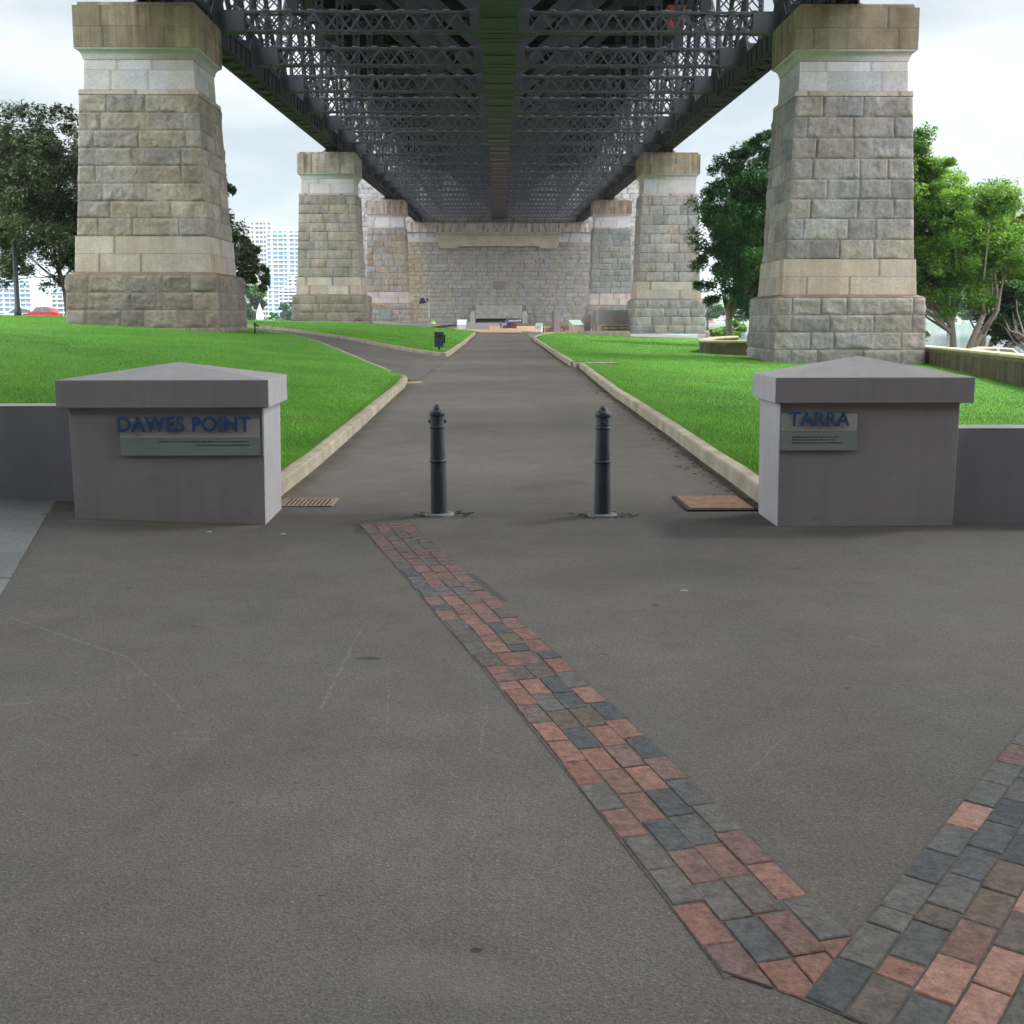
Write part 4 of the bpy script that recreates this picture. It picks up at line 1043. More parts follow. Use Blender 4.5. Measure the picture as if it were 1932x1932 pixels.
def sign(e, panel, band, bodytop, letters, txt, rows, strip_px, name_label):
    (x0, zt), (x1, zb_) = loc_of(e, *panel[0], -.02), loc_of(e, *panel[1], -.02)
    s = MB(); s.box(x0, x1, -.022, -.002, zb_, zt); p = s.build('sign_panel', M['signlow'], e, .002)
    zm = loc_of(e, 0, band, -.02)[1]
    MB().box(x0+.002, x1-.002, -.0245, -.0225, zm, zt-.002).build('pale_band', M['signhi'], p)
    (a, lt), (b, lb) = loc_of(e, *letters[0], -.04), loc_of(e, *letters[1], -.04)
    fit_text('lettering', txt, a, b, lb, lt, -.040, M['blue'], p, .004, .016 if txt == 'TARRA' else .025)
    small_lines(p, [(loc_of(e, r[0], r[2], -.024)[0], loc_of(e, r[1], r[2], -.024)[0], loc_of(e, r[0], r[2], -.024)[1], .0105) for r in rows], -.0226)
    sx = loc_of(e, strip_px[0], strip_px[1], -.012)
    MB().box(sx[0]-.005, sx[0]+.005, -.020, -.002, zb_, .905 if e is PL else .942).build('edge_strip', M['plate_edge'], e)
M['signlow'] = simple('green_grey_glass', (.31, .345, .345), .35, .08, 2.5)
M['signhi'] = simple('pale_etched_glass', (.53, .53, .50), .5, .08, 2.5)
sign(PL, ((225.5, 790.5), (492, 859)), 827, 770, ((221, 786), (473, 815)), 'DAWES POINT', [(299, 471, 834.5), (369, 471, 841)], (494.5, 820), '')
sign(PR, ((1474, 781), (1615, 849.5)), 817, 760, ((1489, 777), (1603, 804)), 'TARRA', [(1494, 1584, 825.5), (1494, 1577, 831), (1494, 1590, 836.5)], (1472, 820), '')
def low_wall(name, x0, x1, y0, y1, z1, label):
    e = empty(name, ((x0+x1)/2, y0, 0), 0, label, 'low wall')
    h = (x1-x0)/2
    MB().box(-h, h, 0, y1-y0, -.15, z1-.012).build('wall_body', M['plinth_wall'], e, .004)
    MB().box(-h, h, -.002, y1-y0+.002, z1-.012, z1).build('lit_wall_top', M['plinth'], e, .004)  # lighter than the body: light falling on the top put into colour
low_wall('low_wall', -14, -3.262, 9.05, 9.30, .875, 'long low grey wall joined to the plinth lettered DAWES POINT')
low_wall('low_wall', 3.492, 14, 8.44, 8.70, .745, 'long low grey wall joined to the plinth lettered TARRA')

# ================================================================== BOLLARDS
def bollard(x, y, h, rz, lean, label):
    e = empty('bollard', (x, y, .0), rz, label, 'bollard', 'bollards across the path')
    e.rotation_euler = (0, lean, rz)
    s = h/.885
    prof = [(.070, .0), (.0695, .03), (.0645, .425), (.0645, .428), (.0645, .4285), (.070, .430), (.072, .436), (.072, .444), (.070, .449), (.0635, .451), (.0635, .4515), (.058, .70), (.058, .702), (.0635, .7035), (.065, .709), (.065, .715), (.0635, .720), (.0575, .722), (.0575, .7225), (.0565, .795), (.0565, .797), (.0625, .803), (.066, .815), (.066, .827), (.062, .837), (.050, .845), (.042, .847), (.038, .850), (.037, .862), (.032, .874), (.022, .884), (.011, .890), (.002, .892)]
    MB().lathe([(r*1.0, z*s) for r, z in prof], n=28).build('post', M['bollard'], e)
    MB().lathe([(.118, -.02), (.118, .012), (.110, .018), (.071, .020)], n=24).build('base_plate', M['plate_edge'], e)
    for a in (0, math.pi):
        k = MB().lathe([(.014, 0), (.014, .010), (.008, .016), (.001, .018)], n=10).build('stud', M['black'], e)
        k.location = (.056*math.cos(a), .056*math.sin(a), .757*s); k.rotation_euler = (0, math.pi/2, a)
    return e
bollard(-.493, 8.84, .893, R(0), R(-.8), 'dark grey bollard standing near the end of the red brick strip')
bollard(.828, 8.80, .885, R(90), R(.4), 'dark grey bollard on the rusty cover plate side, farther from the brick strip')
mb = MB(); r = random.Random(3)
for (x, y) in ((-.493, 8.84), (.828, 8.80)):
    for k in range(26):
        t = r.uniform(0, 6.28); q = r.uniform(.11, .20); a = Vector((x+q*1.35*math.cos(t), y+q*.8*math.sin(t), .004)); b = a+Vector((r.uniform(-.05, .05), r.uniform(-.02, .02), r.uniform(.0, .012)))
        mb.beam(a, b, .006, .006)
for k in range(190):
    y = 9.2+24*r.random()**1.5; x = 2.2-abs(r.gauss(0, .10)); a = Vector((x, y, float(zp(y))+.006)); b = a+Vector((r.uniform(-.05, .05), r.uniform(-.06, .06), r.uniform(0, .01))); mb.beam(a, b, .011, .006)
tag(mb.build('litter', M['earth'], fix=False), 'dead leaves and twigs gathered along the kerb and bollards', 'debris', None, 'stuff')
mb = MB()
for px, py in ((395, 1003), (535, 1003)):
    p = gp(px, py, .02); mb.box(p.x-.015, p.x+.015, p.y-.006, p.y+.006, float(plaza_z(p.x, p.y))-.01, float(plaza_z(p.x, p.y))+.006)
tag(mb.build('paper_scraps', M['signface'], fix=False), 'white scraps of paper at the foot of the plinth', 'debris', None, 'stuff')

# ================================================================== BIN, PARAPET, FAR PLAZA
p = gp(829, 661, .35); y = 44.5; p = at(829, 661, y); zg = float(lawn_z(p.x, y))
e = empty('litter_bin', (p.x, y, zg), R(8), 'dark teal litter bin on a post at the tip of the lawn triangle', 'litter bin')
MB().lathe([(.05, -.3), (.05, .30)], n=10).build('post', M['binpaint'], e)
MB().box(-.20, .15, -.19, .19, .16, .72).box(-.22, .17, -.21, .21, .72, .76).build('bin_box', M['binpaint'], e, .02)
MB().box(.153, .225, -.15, .15, .32, .66).box(-.12, .10, -.195, -.19, .54, .66).build('hood', M['black'], e, .01)

def parapet(pts, ht, name, label):
    e = empty(name, (0, 0, 0), 0, label, 'parapet wall')
    pts = [Vector((x, y, 0)) for x, y in pts]; body = MB(); cop = MB(); mould = MB()
    def sweep(mb, prof):
        n = len(prof); vs = []
        for i, p in enumerate(pts):
            d = (pts[min(i+1, len(pts)-1)]-pts[max(i-1, 0)]).normalized(); s = Vector((-d.y, d.x, 0)); z = ZT[i]
            vs += [(p.x+s.x*o, p.y+s.y*o, (z+h) if h > -1.2 else z+h) for o, h in prof]
        fs = [(i*n+k, (i+1)*n+k, (i+1)*n+(k+1) % n, i*n+(k+1) % n) for i in range(len(pts)-1) for k in range(n)]
        fs += [tuple(range(n)), tuple((len(pts)-1)*n+k for k in reversed(range(n)))]; mb.add(vs, fs)
    ZT = [ht(i/(len(pts)-1)) for i in range(len(pts))]
    sweep(body, [(-.17, -1.9), (-.17, -.22), (.17, -.22), (.17, -1.9)])
    sweep(mould, [(-.20, -.22), (-.23, -.17), (-.26, -.12), (-.24, -.09), (.24, -.09), (.26, -.12), (.20, -.22)])
    sweep(cop, [(-.27, -.09), (-.27, -.02), (-.22, .0), (.22, .0), (.27, -.02), (.27, -.09)])
    body.build('wall_body', M['stainwall'], e); mould.build('moulding', M['far_stone'], e); cop.build('coping', M['coping'], e)
M['stainwall'] = stone_mat('stained_sandstone_wall', .8, (.035, .028, .022), .3, 10, .35)
def fix_tint(m, colr):
    t = m.node_tree
    for n in list(t.nodes):
        if n.type == 'ATTRIBUTE':
            for l in list(n.outputs['Color'].links):
                rgb = N(t, 'ShaderNodeRGB'); rgb.outputs[0].default_value = (*colr, 1); t.links.new(rgb.outputs[0], l.to_socket)
fix_tint(M['stainwall'], (.15, .115, .082))
parapet([(18.2, 47.6), (17.6, 43), (16.8, 39), (16.0, 35), (15.1, 31), (14.2, 27.5), (13, 24)], lambda t: .36+.22*t, 'parapet_wall', 'brown sandstone parapet with buff coping running out from the grey pier')
parapet([(11.9, 53.2), (10.9, 53.0), (10.3, 53.4), (10.05, 54.4), (10.3, 56), (11.0, 58.5), (12, 62), (14, 66)], lambda t: .46, 'parapet_wall', 'rounded end of a brown parapet showing past the grey pier on the lawn')

# far plaza
def slab_sign(name, p0, y, w_, h0, h1, dep, rz, face, side, label):
    e = empty(name, (p0.x, y, p0.z), rz, label, 'lectern sign')
    mb = MB().prism([(0, -.2), (dep, -.2), (dep, h1), (0, h0)], -w_/2, w_/2, 'x'); mb.build('stand', side, e, .01)
    f = MB(); n = Vector((0, -(h1-h0), dep)).normalized()*.02
    f.add([(-w_/2-.04, -.05, h0-.01), (w_/2+.04, -.05, h0-.01), (w_/2+.04, dep+.03, h1+.02), (-w_/2-.04, dep+.03, h1+.02)] + [(a, b+n.y*2, c+n.z*2) for a, b, c in [(-w_/2-.04, -.05, h0-.01), (w_/2+.04, -.05, h0-.01), (w_/2+.04, dep+.03, h1+.02), (-w_/2-.04, dep+.03, h1+.02)]],
          [(3, 2, 1, 0), (4, 5, 6, 7), (0, 1, 5, 4), (1, 2, 6, 5), (2, 3, 7, 6), (3, 0, 4, 7)]); f.build('sign_face', face, e)
    return e
slab_sign('lectern_sign', at(871.5, 619, 128), 128, 1.05, .35, .92, .7, R(0), M['signface'], M['signface'], 'white sloping sign panel standing beside the low dark wall')
e = empty('low_barrier', tuple(at(901, 621.5, 127)), 0, 'low mauve grey wall with a sloping top beside the white sign panel', 'low wall')
MB().prism([(-1.35, -.3), (1.35, -.3), (1.35, .52), (.6, .60), (-1.3, .88)], 0, .5).build('wall_body', M['memorial'], e, .01)
e = empty('low_barrier', tuple(at(1000, 619, 172)), 0, 'long low dark wall behind the cannon', 'low wall')
MB().box(-3.6, 5.2, 0, .5, -.3, .75).build('wall_body', M['memorial_red'], e, .01)
slab_sign('lectern_sign', at(1015, 629, 97), 97, .56, .55, .86, .45, R(-22), M['signglass'], M['signface'], 'small lectern sign with a white edge beside the dry reeds')
slab_sign('lectern_sign', at(1091, 625, 97), 97, 1.06, .52, .93, .8, R(22), M['signglass'], M['coping'], 'wide table like lectern sign between the tall pillar and the curved wall')
e = empty('memorial_pillar', tuple(at(1049, 627, 97)), R(24), 'tall square mauve pillar standing behind the reeds', 'pillar')
MB().box(-.29, .29, -.24, .24, -.2, 1.86).build('shaft', M['memorial'], e, .01)
MB().box(-.31, -.29, -.22, .22, -.1, 1.86).build('side_facing', M['memorial_red'], e)
pb = at(1032, 628, 98)
e = empty('reed_clump', tuple(pb), 0, 'clump of dry brown reeds between the small lectern and the tall pillar', 'plant')
mb = MB(); r = random.Random(8)
for k in range(150):
    x = r.uniform(-.55, 1.9); h = r.uniform(.5, 1.05); y_ = r.uniform(-.15, .9); mb.tube([(x, y_, -.1), (x+r.uniform(-.05, .05), y_, h*.6), (x+r.uniform(-.14, .14), y_+r.uniform(-.1, .1), h)], [.016, .012, .003], 4)
mb.build('stems', M['reed'], e)
# curved wall with its post and railing
c0 = at(1125, 630, 97.5)
e = empty('curved_wall', tuple(c0), 0, 'mauve grey curved memorial wall with a square end post, in front of a grey pier', 'memorial wall')
e.scale = (1.19,)*3
MB().box(-.30, .30, -.2, .35, -.3, 1.72).build('end_post', M['memorial'], e, .01)
MB().box(-.31, -.303, -.1, .3, .3, 1.5).build('post_facing', M['memorial_red'], e)
def arcwall(r0, r1, z0, z1, a0, a1, cx, cy, zarch=None):
    mb = MB(); n = 18; vs = []
    for k in range(n+1):
        a = a0+(a1-a0)*k/n; u = k/n
        zl = z0 if zarch is None else z0+zarch*math.sin(math.pi*min(1, u*.55+.2))
        for rr, z in ((r0, zl), (r1, zl), (r1, z1), (r0, z1)): vs.append((cx+rr*math.cos(a), cy+rr*math.sin(a), z))
    fs = [(k*4+q, k*4+4+q, k*4+4+(q+1) % 4, k*4+(q+1) % 4) for k in range(n) for q in range(4)] + [(0, 1, 2, 3), tuple(n*4+q for q in (3, 2, 1, 0))]
    return mb.add(vs, fs)
arcwall(3.0, 3.25, .75, 1.74, R(135), R(84), 2.2, -2.6, .0).build('upper_wall', M['memorial'], e)
arcwall(3.05, 3.2, -.3, .75, R(133), R(84), 2.2, -2.6).build('lower_wall', M['coping'], e)
mb = MB()
for zz in (.55, .32): mb.tube([(2.2+2.2*math.cos(a), -2.9+2.2*math.sin(a), zz) for a in np.linspace(R(150), R(84), 14)], .028, 6)
for a in np.linspace(R(150), R(84), 4): mb.tube([(2.2+2.2*math.cos(a), -2.9+2.2*math.sin(a), -.3), (2.2+2.2*math.cos(a), -2.9+2.2*math.sin(a), .55)], .025, 6)
mb.build('railing', M['black'], e)
MB().prism([(-1.15, -.2), (-.32, -.2), (-.32, 1.5), (-.9, 1.4), (-1.15, .75)], .9, 1.2).build('back_wall', M['memorial'], e)

# flagpole, flag, yellow thing
fp = at(809.5, 613, 150)
e = empty('flagpole', tuple(fp), 0, 'white flagpole with a navy flag in front of the abutment wall', 'flagpole')
MB().lathe([(.045, -.3), (.045, 2.0), (.03, 4.15), (.05, 4.17), (.05, 4.22), (.005, 4.25)], n=10).build('pole', M['white_paint'], e)
nx_, nz_ = 26, 14
def flag_pt(u, v):
    x = -u*1.25*math.cos(.3) ; z = 3.95-v*.72-u*.55-.10*math.sin(u*5)
    return (x-.04, .16*math.sin(u*9+v*1.2)*u**.5-.1*u, z)
V = [flag_pt(i/nx_, j/nz_) for j in range(nz_+1) for i in range(nx_+1)]
F = [(j*(nx_+1)+i, j*(nx_+1)+i+1, (j+1)*(nx_+1)+i+1, (j+1)*(nx_+1)+i) for j in range(nz_) for i in range(nx_)]
me = np_mesh('flag', V, F, True)
for k in ('flagblue', 'white_paint', 'flagred'): me.materials.append(M[k])
idx = []
for j in range(nz_):
    for i in range(nx_):
        u, v = (i+.5)/nx_, (j+.5)/nz_; m = 0
        if u < .46 and v < .5:                       # canton with crossed bands
            a, b = u/.46, v/.5
            if abs(a-.5) < .09 or abs(b-.5) < .14: m = 2 if abs(a-.5) < .05 or abs(b-.5) < .08 else 1
            elif abs(a-b) < .13 or abs(a+b-1) < .13: m = 1
        else:
            for (cx_, cy_, rr) in ((.23, .76, .055), (.74, .2, .035), (.74, .82, .035), (.62, .48, .035), (.87, .42, .035)):
                if (u-cx_)**2*2.9+(v-cy_)**2 < rr**2*3: m = 1
        idx.append(m)
me.polygons.foreach_set('material_index', idx)
o = link('flag', me, None, e); s_ = o.modifiers.new('cloth', 'SOLIDIFY'); s_.thickness = .012
fy = at(817.5, 613, 148)
e = empty('safety_marker', tuple(fy), 0, 'fluorescent yellow domed marker at the edge of the lawn by the flagpole', 'safety marker')
MB().lathe([(.33, -.1), (.36, .12), (.33, .28), (.24, .42), (.12, .49), (.01, .51)], n=16).build('dome', M['hivis'], e)
MB().lathe([(.42, -.15), (.42, -.02), (.36, .02)], n=16).build('foot', M['black'], e)

# ================================================================== CANNON AND PEOPLE
cp = at(963, 621.5, 140)
e = empty('cannon', tuple(cp), R(-8), 'old cannon with a pale barrel on a red brown carriage', 'cannon')
b = MB(); 
prof = [(.02, -.22), (.06, -.18), (.05, -.10), (.15, -.05), (.17, .0), (.165, .35), (.175, .36), (.175, .40), (.15, .42), (.14, .95), (.15, .96), (.15, 1.0), (.13, 1.02), (.115, 1.62), (.15, 1.72), (.155, 1.78), (.10, 1.80), (.07, 1.79)]
b.lathe(prof, n=18); o = b.build('barrel', M['gunmetal'], e); o.rotation_euler = (0, R(87), 0); o.location = (-.45, 0, 1.02)
c = MB()
for yy in (-.3, .24): c.prism([(-1.0, .18), (.75, .18), (.75, .55), (.55, .95), (.05, .95), (-.1, .72), (-.4, .72), (-.5, .52), (-.8, .50), (-1.0, .36)], yy, yy+.07)
c.box(-.95, .7, -.23, .24, .22, .34).box(.35, .5, -.23, .24, .34, .8); c.build('carriage', M['wood_red'], e, .01)
for xx in (-.7, .5):
    for yy in (-.42, .32):
        w_ = MB().lathe([(.02, 0), (.21, .0), (.225, .03), (.225, .08), (.20, .10), (.06, .10), (.05, .13), (.01, .13)], n=18).build('wheel', M['wood_red'], e); w_.rotation_euler = (R(-90), 0, 0); w_.location = (xx, yy, .21)
mb = MB().box(-1.3, 1.2, -.6, .6, -.15, .015); mb.build('base_slab', M['paving'], e)

def person(loc, rz, joints, edges, label, top, bottom, hair_head, scale=1.0):
    e = empty('person', loc, rz, label, 'person'); e.scale = (scale,)*3
    names = list(joints); vs = [joints[n][:3] for n in names]; es = [(names.index(a), names.index(b)) for a, b in edges]
    me = bpy.data.meshes.new('body'); me.from_pydata(vs, es, []); me.update()
    o = bpy.data.objects.new('body', me); COL.objects.link(o); o.parent = e
    sk = o.modifiers.new('skin', 'SKIN'); sub = o.modifiers.new('smooth', 'SUBSURF'); sub.levels = sub.render_levels = 1
    for k, n in enumerate(names):
        r_ = joints[n][3]; me.skin_vertices[0].data[k].radius = (r_, r_*(.72 if n in ('chest', 'pelvis', 'belly') else 1)); me.skin_vertices[0].data[k].use_root = (n == 'pelvis')
    bpy.context.view_layer.update()
    dg = bpy.context.evaluated_depsgraph_get(); me2 = bpy.data.meshes.new_from_object(o.evaluated_get(dg)); o.modifiers.clear(); o.data = me2
    for m in (M['skin'], top, bottom): me2.materials.append(m)
    zn = joints['neck'][2]; zpv = joints['pelvis'][2]; hands = [Vector(joints[n][:3]) for n in names if n.startswith('hand')]
    feet = [Vector(joints[n][:3]) for n in names if n.startswith(('foot', 'toe'))]; legs = [Vector(joints[n][:3]) for n in names if n.startswith(('knee', 'foot', 'hip'))]
    for p in me2.polygons:
        c = p.center; p.use_smooth = True
        if c.z > zn+.02 or any((c-h).length < .13 for h in hands): p.material_index = 0
        elif c.z < zpv-.02 or min((c-l).length for l in legs) < .14: p.material_index = 2
        else: p.material_index = 1
    hp = Vector(joints['head'][:3])
    h = MB().lathe([(.02, .125), (.07, .115), (.105, .06), (.112, .0), (.10, -.05), (.085, -.07)], n=14).build('hair', M['hair'], e); h.location = hp+Vector((0, .015, .02))
    f = MB()
    f.frustum(-.012, .012, -.135, -.09, -.03, -.006, .006, -.115, -.09, .02)
    for sx in (-.035, .035): f.box(sx-.012, sx+.012, -.100, -.085, .015, .028)
    f.box(-.022, .022, -.1, -.085, -.062, -.052); fo = f.build('face', M['skin'], e); fo.location = hp
    return e
SIT = dict(pelvis=(0, 0, .62, .15), belly=(0, -.02, .80, .14), chest=(0, -.03, 1.0, .17), neck=(0, -.02, 1.17, .06), head=(0, -.03, 1.32, .105), top=(0, -.02, 1.41, .08),
           shl=(-.19, -.02, 1.08, .07), ell=(-.27, -.05, .84, .05), handl=(-.22, -.24, .66, .04), shr=(.19, -.02, 1.08, .07), elr=(.30, -.04, .86, .05), handr=(.40, -.2, .75, .04),
           hipl=(-.10, -.02, .58, .10), kneel=(-.15, -.42, .60, .075), footl=(-.15, -.46, .14, .05), toel=(-.15, -.62, .07, .045), hipr=(.10, -.02, .58, .10), kneer=(.15, -.42, .60, .075), footr=(.15, -.46, .14, .05), toer=(.15, -.62, .07, .045))
STD = dict(pelvis=(0, 0, .93, .15), belly=(0, -.01, 1.1, .135), chest=(0, -.02, 1.3, .165), neck=(0, -.01, 1.47, .055), head=(0, -.03, 1.62, .11), top=(0, -.02, 1.72, .085),
           shl=(-.19, 0, 1.39, .065), ell=(-.25, -.04, 1.14, .05), handl=(-.23, -.22, .98, .04), shr=(.19, 0, 1.39, .065), elr=(.28, -.06, 1.15, .05), handr=(.34, -.26, 1.12, .04),
           hipl=(-.1, 0, .88, .10), kneel=(-.11, -.03, .50, .075), footl=(-.12, .02, .09, .05), toel=(-.12, -.13, .05, .045), hipr=(.1, 0, .88, .10), kneer=(.12, -.02, .50, .075), footr=(.13, .03, .09, .05), toer=(.13, -.12, .05, .045))
EDG = [('pelvis', 'belly'), ('belly', 'chest'), ('chest', 'neck'), ('neck', 'head'), ('head', 'top'), ('chest', 'shl'), ('shl', 'ell'), ('ell', 'handl'), ('chest', 'shr'), ('shr', 'elr'), ('elr', 'handr'),
       ('pelvis', 'hipl'), ('hipl', 'kneel'), ('kneel', 'footl'), ('footl', 'toel'), ('pelvis', 'hipr'), ('hipr', 'kneer'), ('kneer', 'footr'), ('footr', 'toer')]
person((cp.x-.38, cp.y-.12, cp.z+.30), R(35), SIT, EDG, 'person in a blue top sitting on the rear of the cannon', M['cloth_blue'], M['cloth_dark'], None, .92)
person((cp.x-1.22, cp.y-.75, cp.z), R(20), STD, EDG, 'small child in bright blue standing beside the cannon', M['cloth_blue'], M['cloth_blue'], None, .60)

# ================================================================== TREES
def leaf_mat(name, cols, trans=.35):
    m, t, b = mat_new(name, cols[1], .55, 0, .3)
    c = mixc(t, 1.0, attr(t), ramp(t, noise(t, wcoords(t), .5, 3, .5), [(.3, g3(.75)), (.7, g3(1.25))]), 'MULTIPLY')
    t.links.new(c, b.inputs['Base Color'])
    tr = N(t, 'ShaderNodeBsdfTranslucent'); t.links.new(mixc(t, 1.0, c, (1.25, 1.3, .6), 'MULTIPLY'), tr.inputs['Color'])
    ms = N(t, 'ShaderNodeMixShader'); ms.inputs[0].default_value = trans
    o = t.nodes['Material Output']; t.links.new(b.outputs[0], ms.inputs[1]); t.links.new(tr.outputs[0], ms.inputs[2]); t.links.new(ms.outputs[0], o.inputs['Surface'])
    return m
M['leaf_dark'] = leaf_mat('leaf_dark', [(.02, .045, .015), (.03, .06, .018)], .2)
M['leaf_mid'] = leaf_mat('leaf_mid', [(.02, .08, .02), (.03, .1, .02)], .3)
M['leaf_bright'] = leaf_mat('leaf_bright', [(.08, .2, .02), (.12, .25, .03)], .45)
def leaves(centres, radii, per, size, cols, seed, flat=.7, droop=0.0):
    g = np.random.default_rng(seed); C = np.asarray(centres, float); K = len(C)
    n = per*K; k = np.repeat(np.arange(K), per); r = np.asarray(radii, float)[k]
    d = g.normal(size=(n, 3)); d /= np.linalg.norm(d, axis=1)[:, None]
    rad = g.random(n)**(1/2.2)
    P = C[k] + d*(rad*r)[:, None]*np.array([1, 1, flat]); P[:, 2] -= droop*(rad*r)*g.random(n)
    a = g.normal(size=(n, 3)); a[:, 2] *= .55; a /= np.linalg.norm(a, axis=1)[:, None]
    up = np.stack([g.normal(size=n)*.45, g.normal(size=n)*.45, np.ones(n)], 1); b = np.cross(up, a); b /= np.linalg.norm(b, axis=1)[:, None]+1e-9
    s = size*(.6+.8*g.random(n)); a *= s[:, None]; b *= (s*.48)[:, None]
    V = np.stack([P-a, P-a*.1-b, P+a, P-a*.1+b], 1).reshape(-1, 3); F = np.arange(4*n).reshape(-1, 4)
    cols = np.array(cols); kk = g.random(K)[k]*.6+g.random(n)*.4; i = np.clip((kk*len(cols)).astype(int), 0, len(cols)-1)
    col = cols[i]*(.8+.4*g.random(n))[:, None]
    return V, F, np.repeat(col, 4, 0)
def tree(name, base, label, trunk_h, limbs, clumps, per, size, cols, leafm, barkm, seed, tr=.28, flat=.7, droop=0.0, group=None, lean=(0, 0), stems=1, limb_reach=.85, twig=3):
    """clumps: list of (x, y, z, r) relative to the base; limbs run from the trunk to the clumps"""
    r = random.Random(seed); e = empty(name, base, 0, label, 'tree', group)
    mb = MB(); heads = []
    for s in range(stems):
        a = 2*math.pi*s/max(1, stems)+r.random(); off = .0 if stems == 1 else tr*1.6
        bx, by = off*math.cos(a), off*math.sin(a); tx, ty = lean[0]+(off*3.0*math.cos(a) if stems > 1 else 0), lean[1]+(off*3.0*math.sin(a) if stems > 1 else 0)
        pts = [(bx*1.2, by*1.2, -.5), (bx, by, .15), (bx+(tx-bx)*.4+r.uniform(-.1, .1), by+(ty-by)*.4, trunk_h*.5), (tx, ty, trunk_h)]
        k = .62 if stems > 1 else 1
        mb.tube(pts, [tr*1.5*k, tr*1.1*k, tr*.9*k, tr*.7*k], 9); heads.append(Vector((tx, ty, trunk_h)))
    sel = sorted(clumps, key=lambda c: r.random())[:limbs]
    for c in sel:
        h = min(heads, key=lambda q: (q-Vector(c[:3])).length); q = Vector(c[:3]); end = h+(q-h)*limb_reach
        st = h-Vector((0, 0, r.uniform(0, trunk_h*.35)))
        m1 = st+(end-st)*.4+Vector((r.uniform(-.3, .3), r.uniform(-.3, .3), -.08*(end-st).length)); m2 = st+(end-st)*.72+Vector((r.uniform(-.2, .2), r.uniform(-.2, .2), .02))
        w_ = tr*.42*min(1.2, .5+c[3]*.25)
        mb.tube([st, m1, m2, end], [w_, w_*.75, w_*.5, w_*.22], 6)
        for k in range(twig):
            t0 = m2+(end-m2)*r.random(); t1 = t0+Vector((r.uniform(-1, 1), r.uniform(-1, 1), r.uniform(-.2, .9)))*c[3]*.7; mb.tube([t0, (t0+t1)/2+Vector((0, 0, .1)), t1], [w_*.35, w_*.22, w_*.08], 5)
    mb.build('trunk', barkm, e, fix=False)
    fine = []
    for x_, y_, z_, r_ in clumps:
        for k in range(3):
            fine.append((x_+r.gauss(0, .42)*r_, y_+r.gauss(0, .42)*r_, z_+r.gauss(0, .36)*r_, r_*r.uniform(.45, .85)))
    V, F, C = leaves([c[:3] for c in fine], [c[3] for c in fine], max(30, int(per/1.9)), size, cols, seed, flat, droop)
    link('crown', np_mesh('crown', V, F, False, C), leafm, e)
    return e
def ball_clumps(n, c, rad, rc, seed, shell=.55, keep=None):
    g = random.Random(seed); out_ = []
    while len(out_) < n:
        d = Vector((g.gauss(0, 1), g.gauss(0, 1), g.gauss(0, 1))).normalized(); q = (shell+(1-shell)*g.random())
        p = (c[0]+d.x*rad[0]*q, c[1]+d.y*rad[1]*q, c[2]+d.z*rad[2]*q)
        if keep is None or keep(p): out_.append((*p, rc*g.uniform(.6, 1.25)))
    return out_
DK = [(.040, .056, .030), (.058, .080, .040), (.085, .115, .055), (.12, .15, .075)]
MD = [(.018, .064, .022), (.03, .09, .026), (.045, .125, .032), (.08, .18, .04)]
BR = [(.05, .135, .024), (.09, .20, .03), (.15, .28, .04), (.24, .38, .06)]
YB = [(.12, .21, .03), (.20, .29, .045), (.28, .37, .06), (.34, .43, .09)]
def base_at(px, y, z=None):
    p = at(px, 600, y); return (p.x, y, float(hill(p.x, y)) if z is None else z)
# big dark tree beyond the lawn
b = base_at(128, 62); 
tree('broadleaf_tree', b, 'big dark tree with a rounded crown behind the lamp post', 2.9, 22, ball_clumps(95, (-.9, 0, 7.0), (4.3, 4.0, 5.0), 1.15, 21, .45) + [(-3.6, .3, 2.6, .8), (-1.5, -.5, 2.5, .8), (-.2, .5, 2.4, .7), (-2.7, 0, 2.9, .9), (-4.6, 0, 4, 1.1), (1.5, 0, 3, 1.2), (2.4, 0, 4, 1.3)], 270, .11, DK, M['leaf_dark'], M['bark_dark'], 21, .12, .8, .5, lean=(-.35, 0))
b = base_at(158, 66)
tree('broadleaf_tree', b, 'dark tree half hidden by the brown capped pier, its trunk tight against the pier', 3.2, 16, ball_clumps(60, (.5, 0, 7.2), (4.2, 3.6, 4.4), 1.15, 22, .4), 240, .125, DK, M['leaf_dark'], M['bark_dark'], 22, .30, .8, .4)
b = base_at(-20, 70)
tree('broadleaf_tree', b, 'dark tree cut by the photo edge, beyond the lamp post', 3.0, 14, ball_clumps(60, (0, 0, 6.6), (3.6, 3.6, 3.4), 1.1, 23, .4), 300, .13, DK, M['leaf_dark'], M['bark_dark'], 23, .22, .8, .4)
b = base_at(408, 66)
sp = [(.9, 0, 5.6, .9), (1.2, 0, 5.1, .8), (.6, 0, 6.6, .6), (.75, 0, 8.3, .45), (.55, 0, 7.7, .5), (1.0, 0, 7.9, .3), (1.7, 0, 4.5, .75), (1.1, .3, 4.2, .9), (2.1, 0, 3.9, .7), (2.5, 0, 3.2, .55), (1.6, 0, 3.3, .8), (2.2, 0, 2.7, .5), (2.9, 0, 2.7, .4), (.8, 0, 3.0, .9), (.7, 0, 4.6, 1.0), (2.75, 0, 2.0, .3), (1.2, 0, 2.5, .55), (3.0, 0, 3.3, .28), (2.4, 0, 4.5, .35), (-.4, 0, 6, 1.2), (-.9, 0, 5, 1.3), (-.2, 0, 4, 1.2)]
tree('broadleaf_tree', b, 'loose dark branches hanging out behind the brown capped pier, in front of the apartment towers', 2.8, 18, sp, 420, .115, DK[1:], M['leaf_dark'], M['bark_dark'], 24, .2, .9, .6)
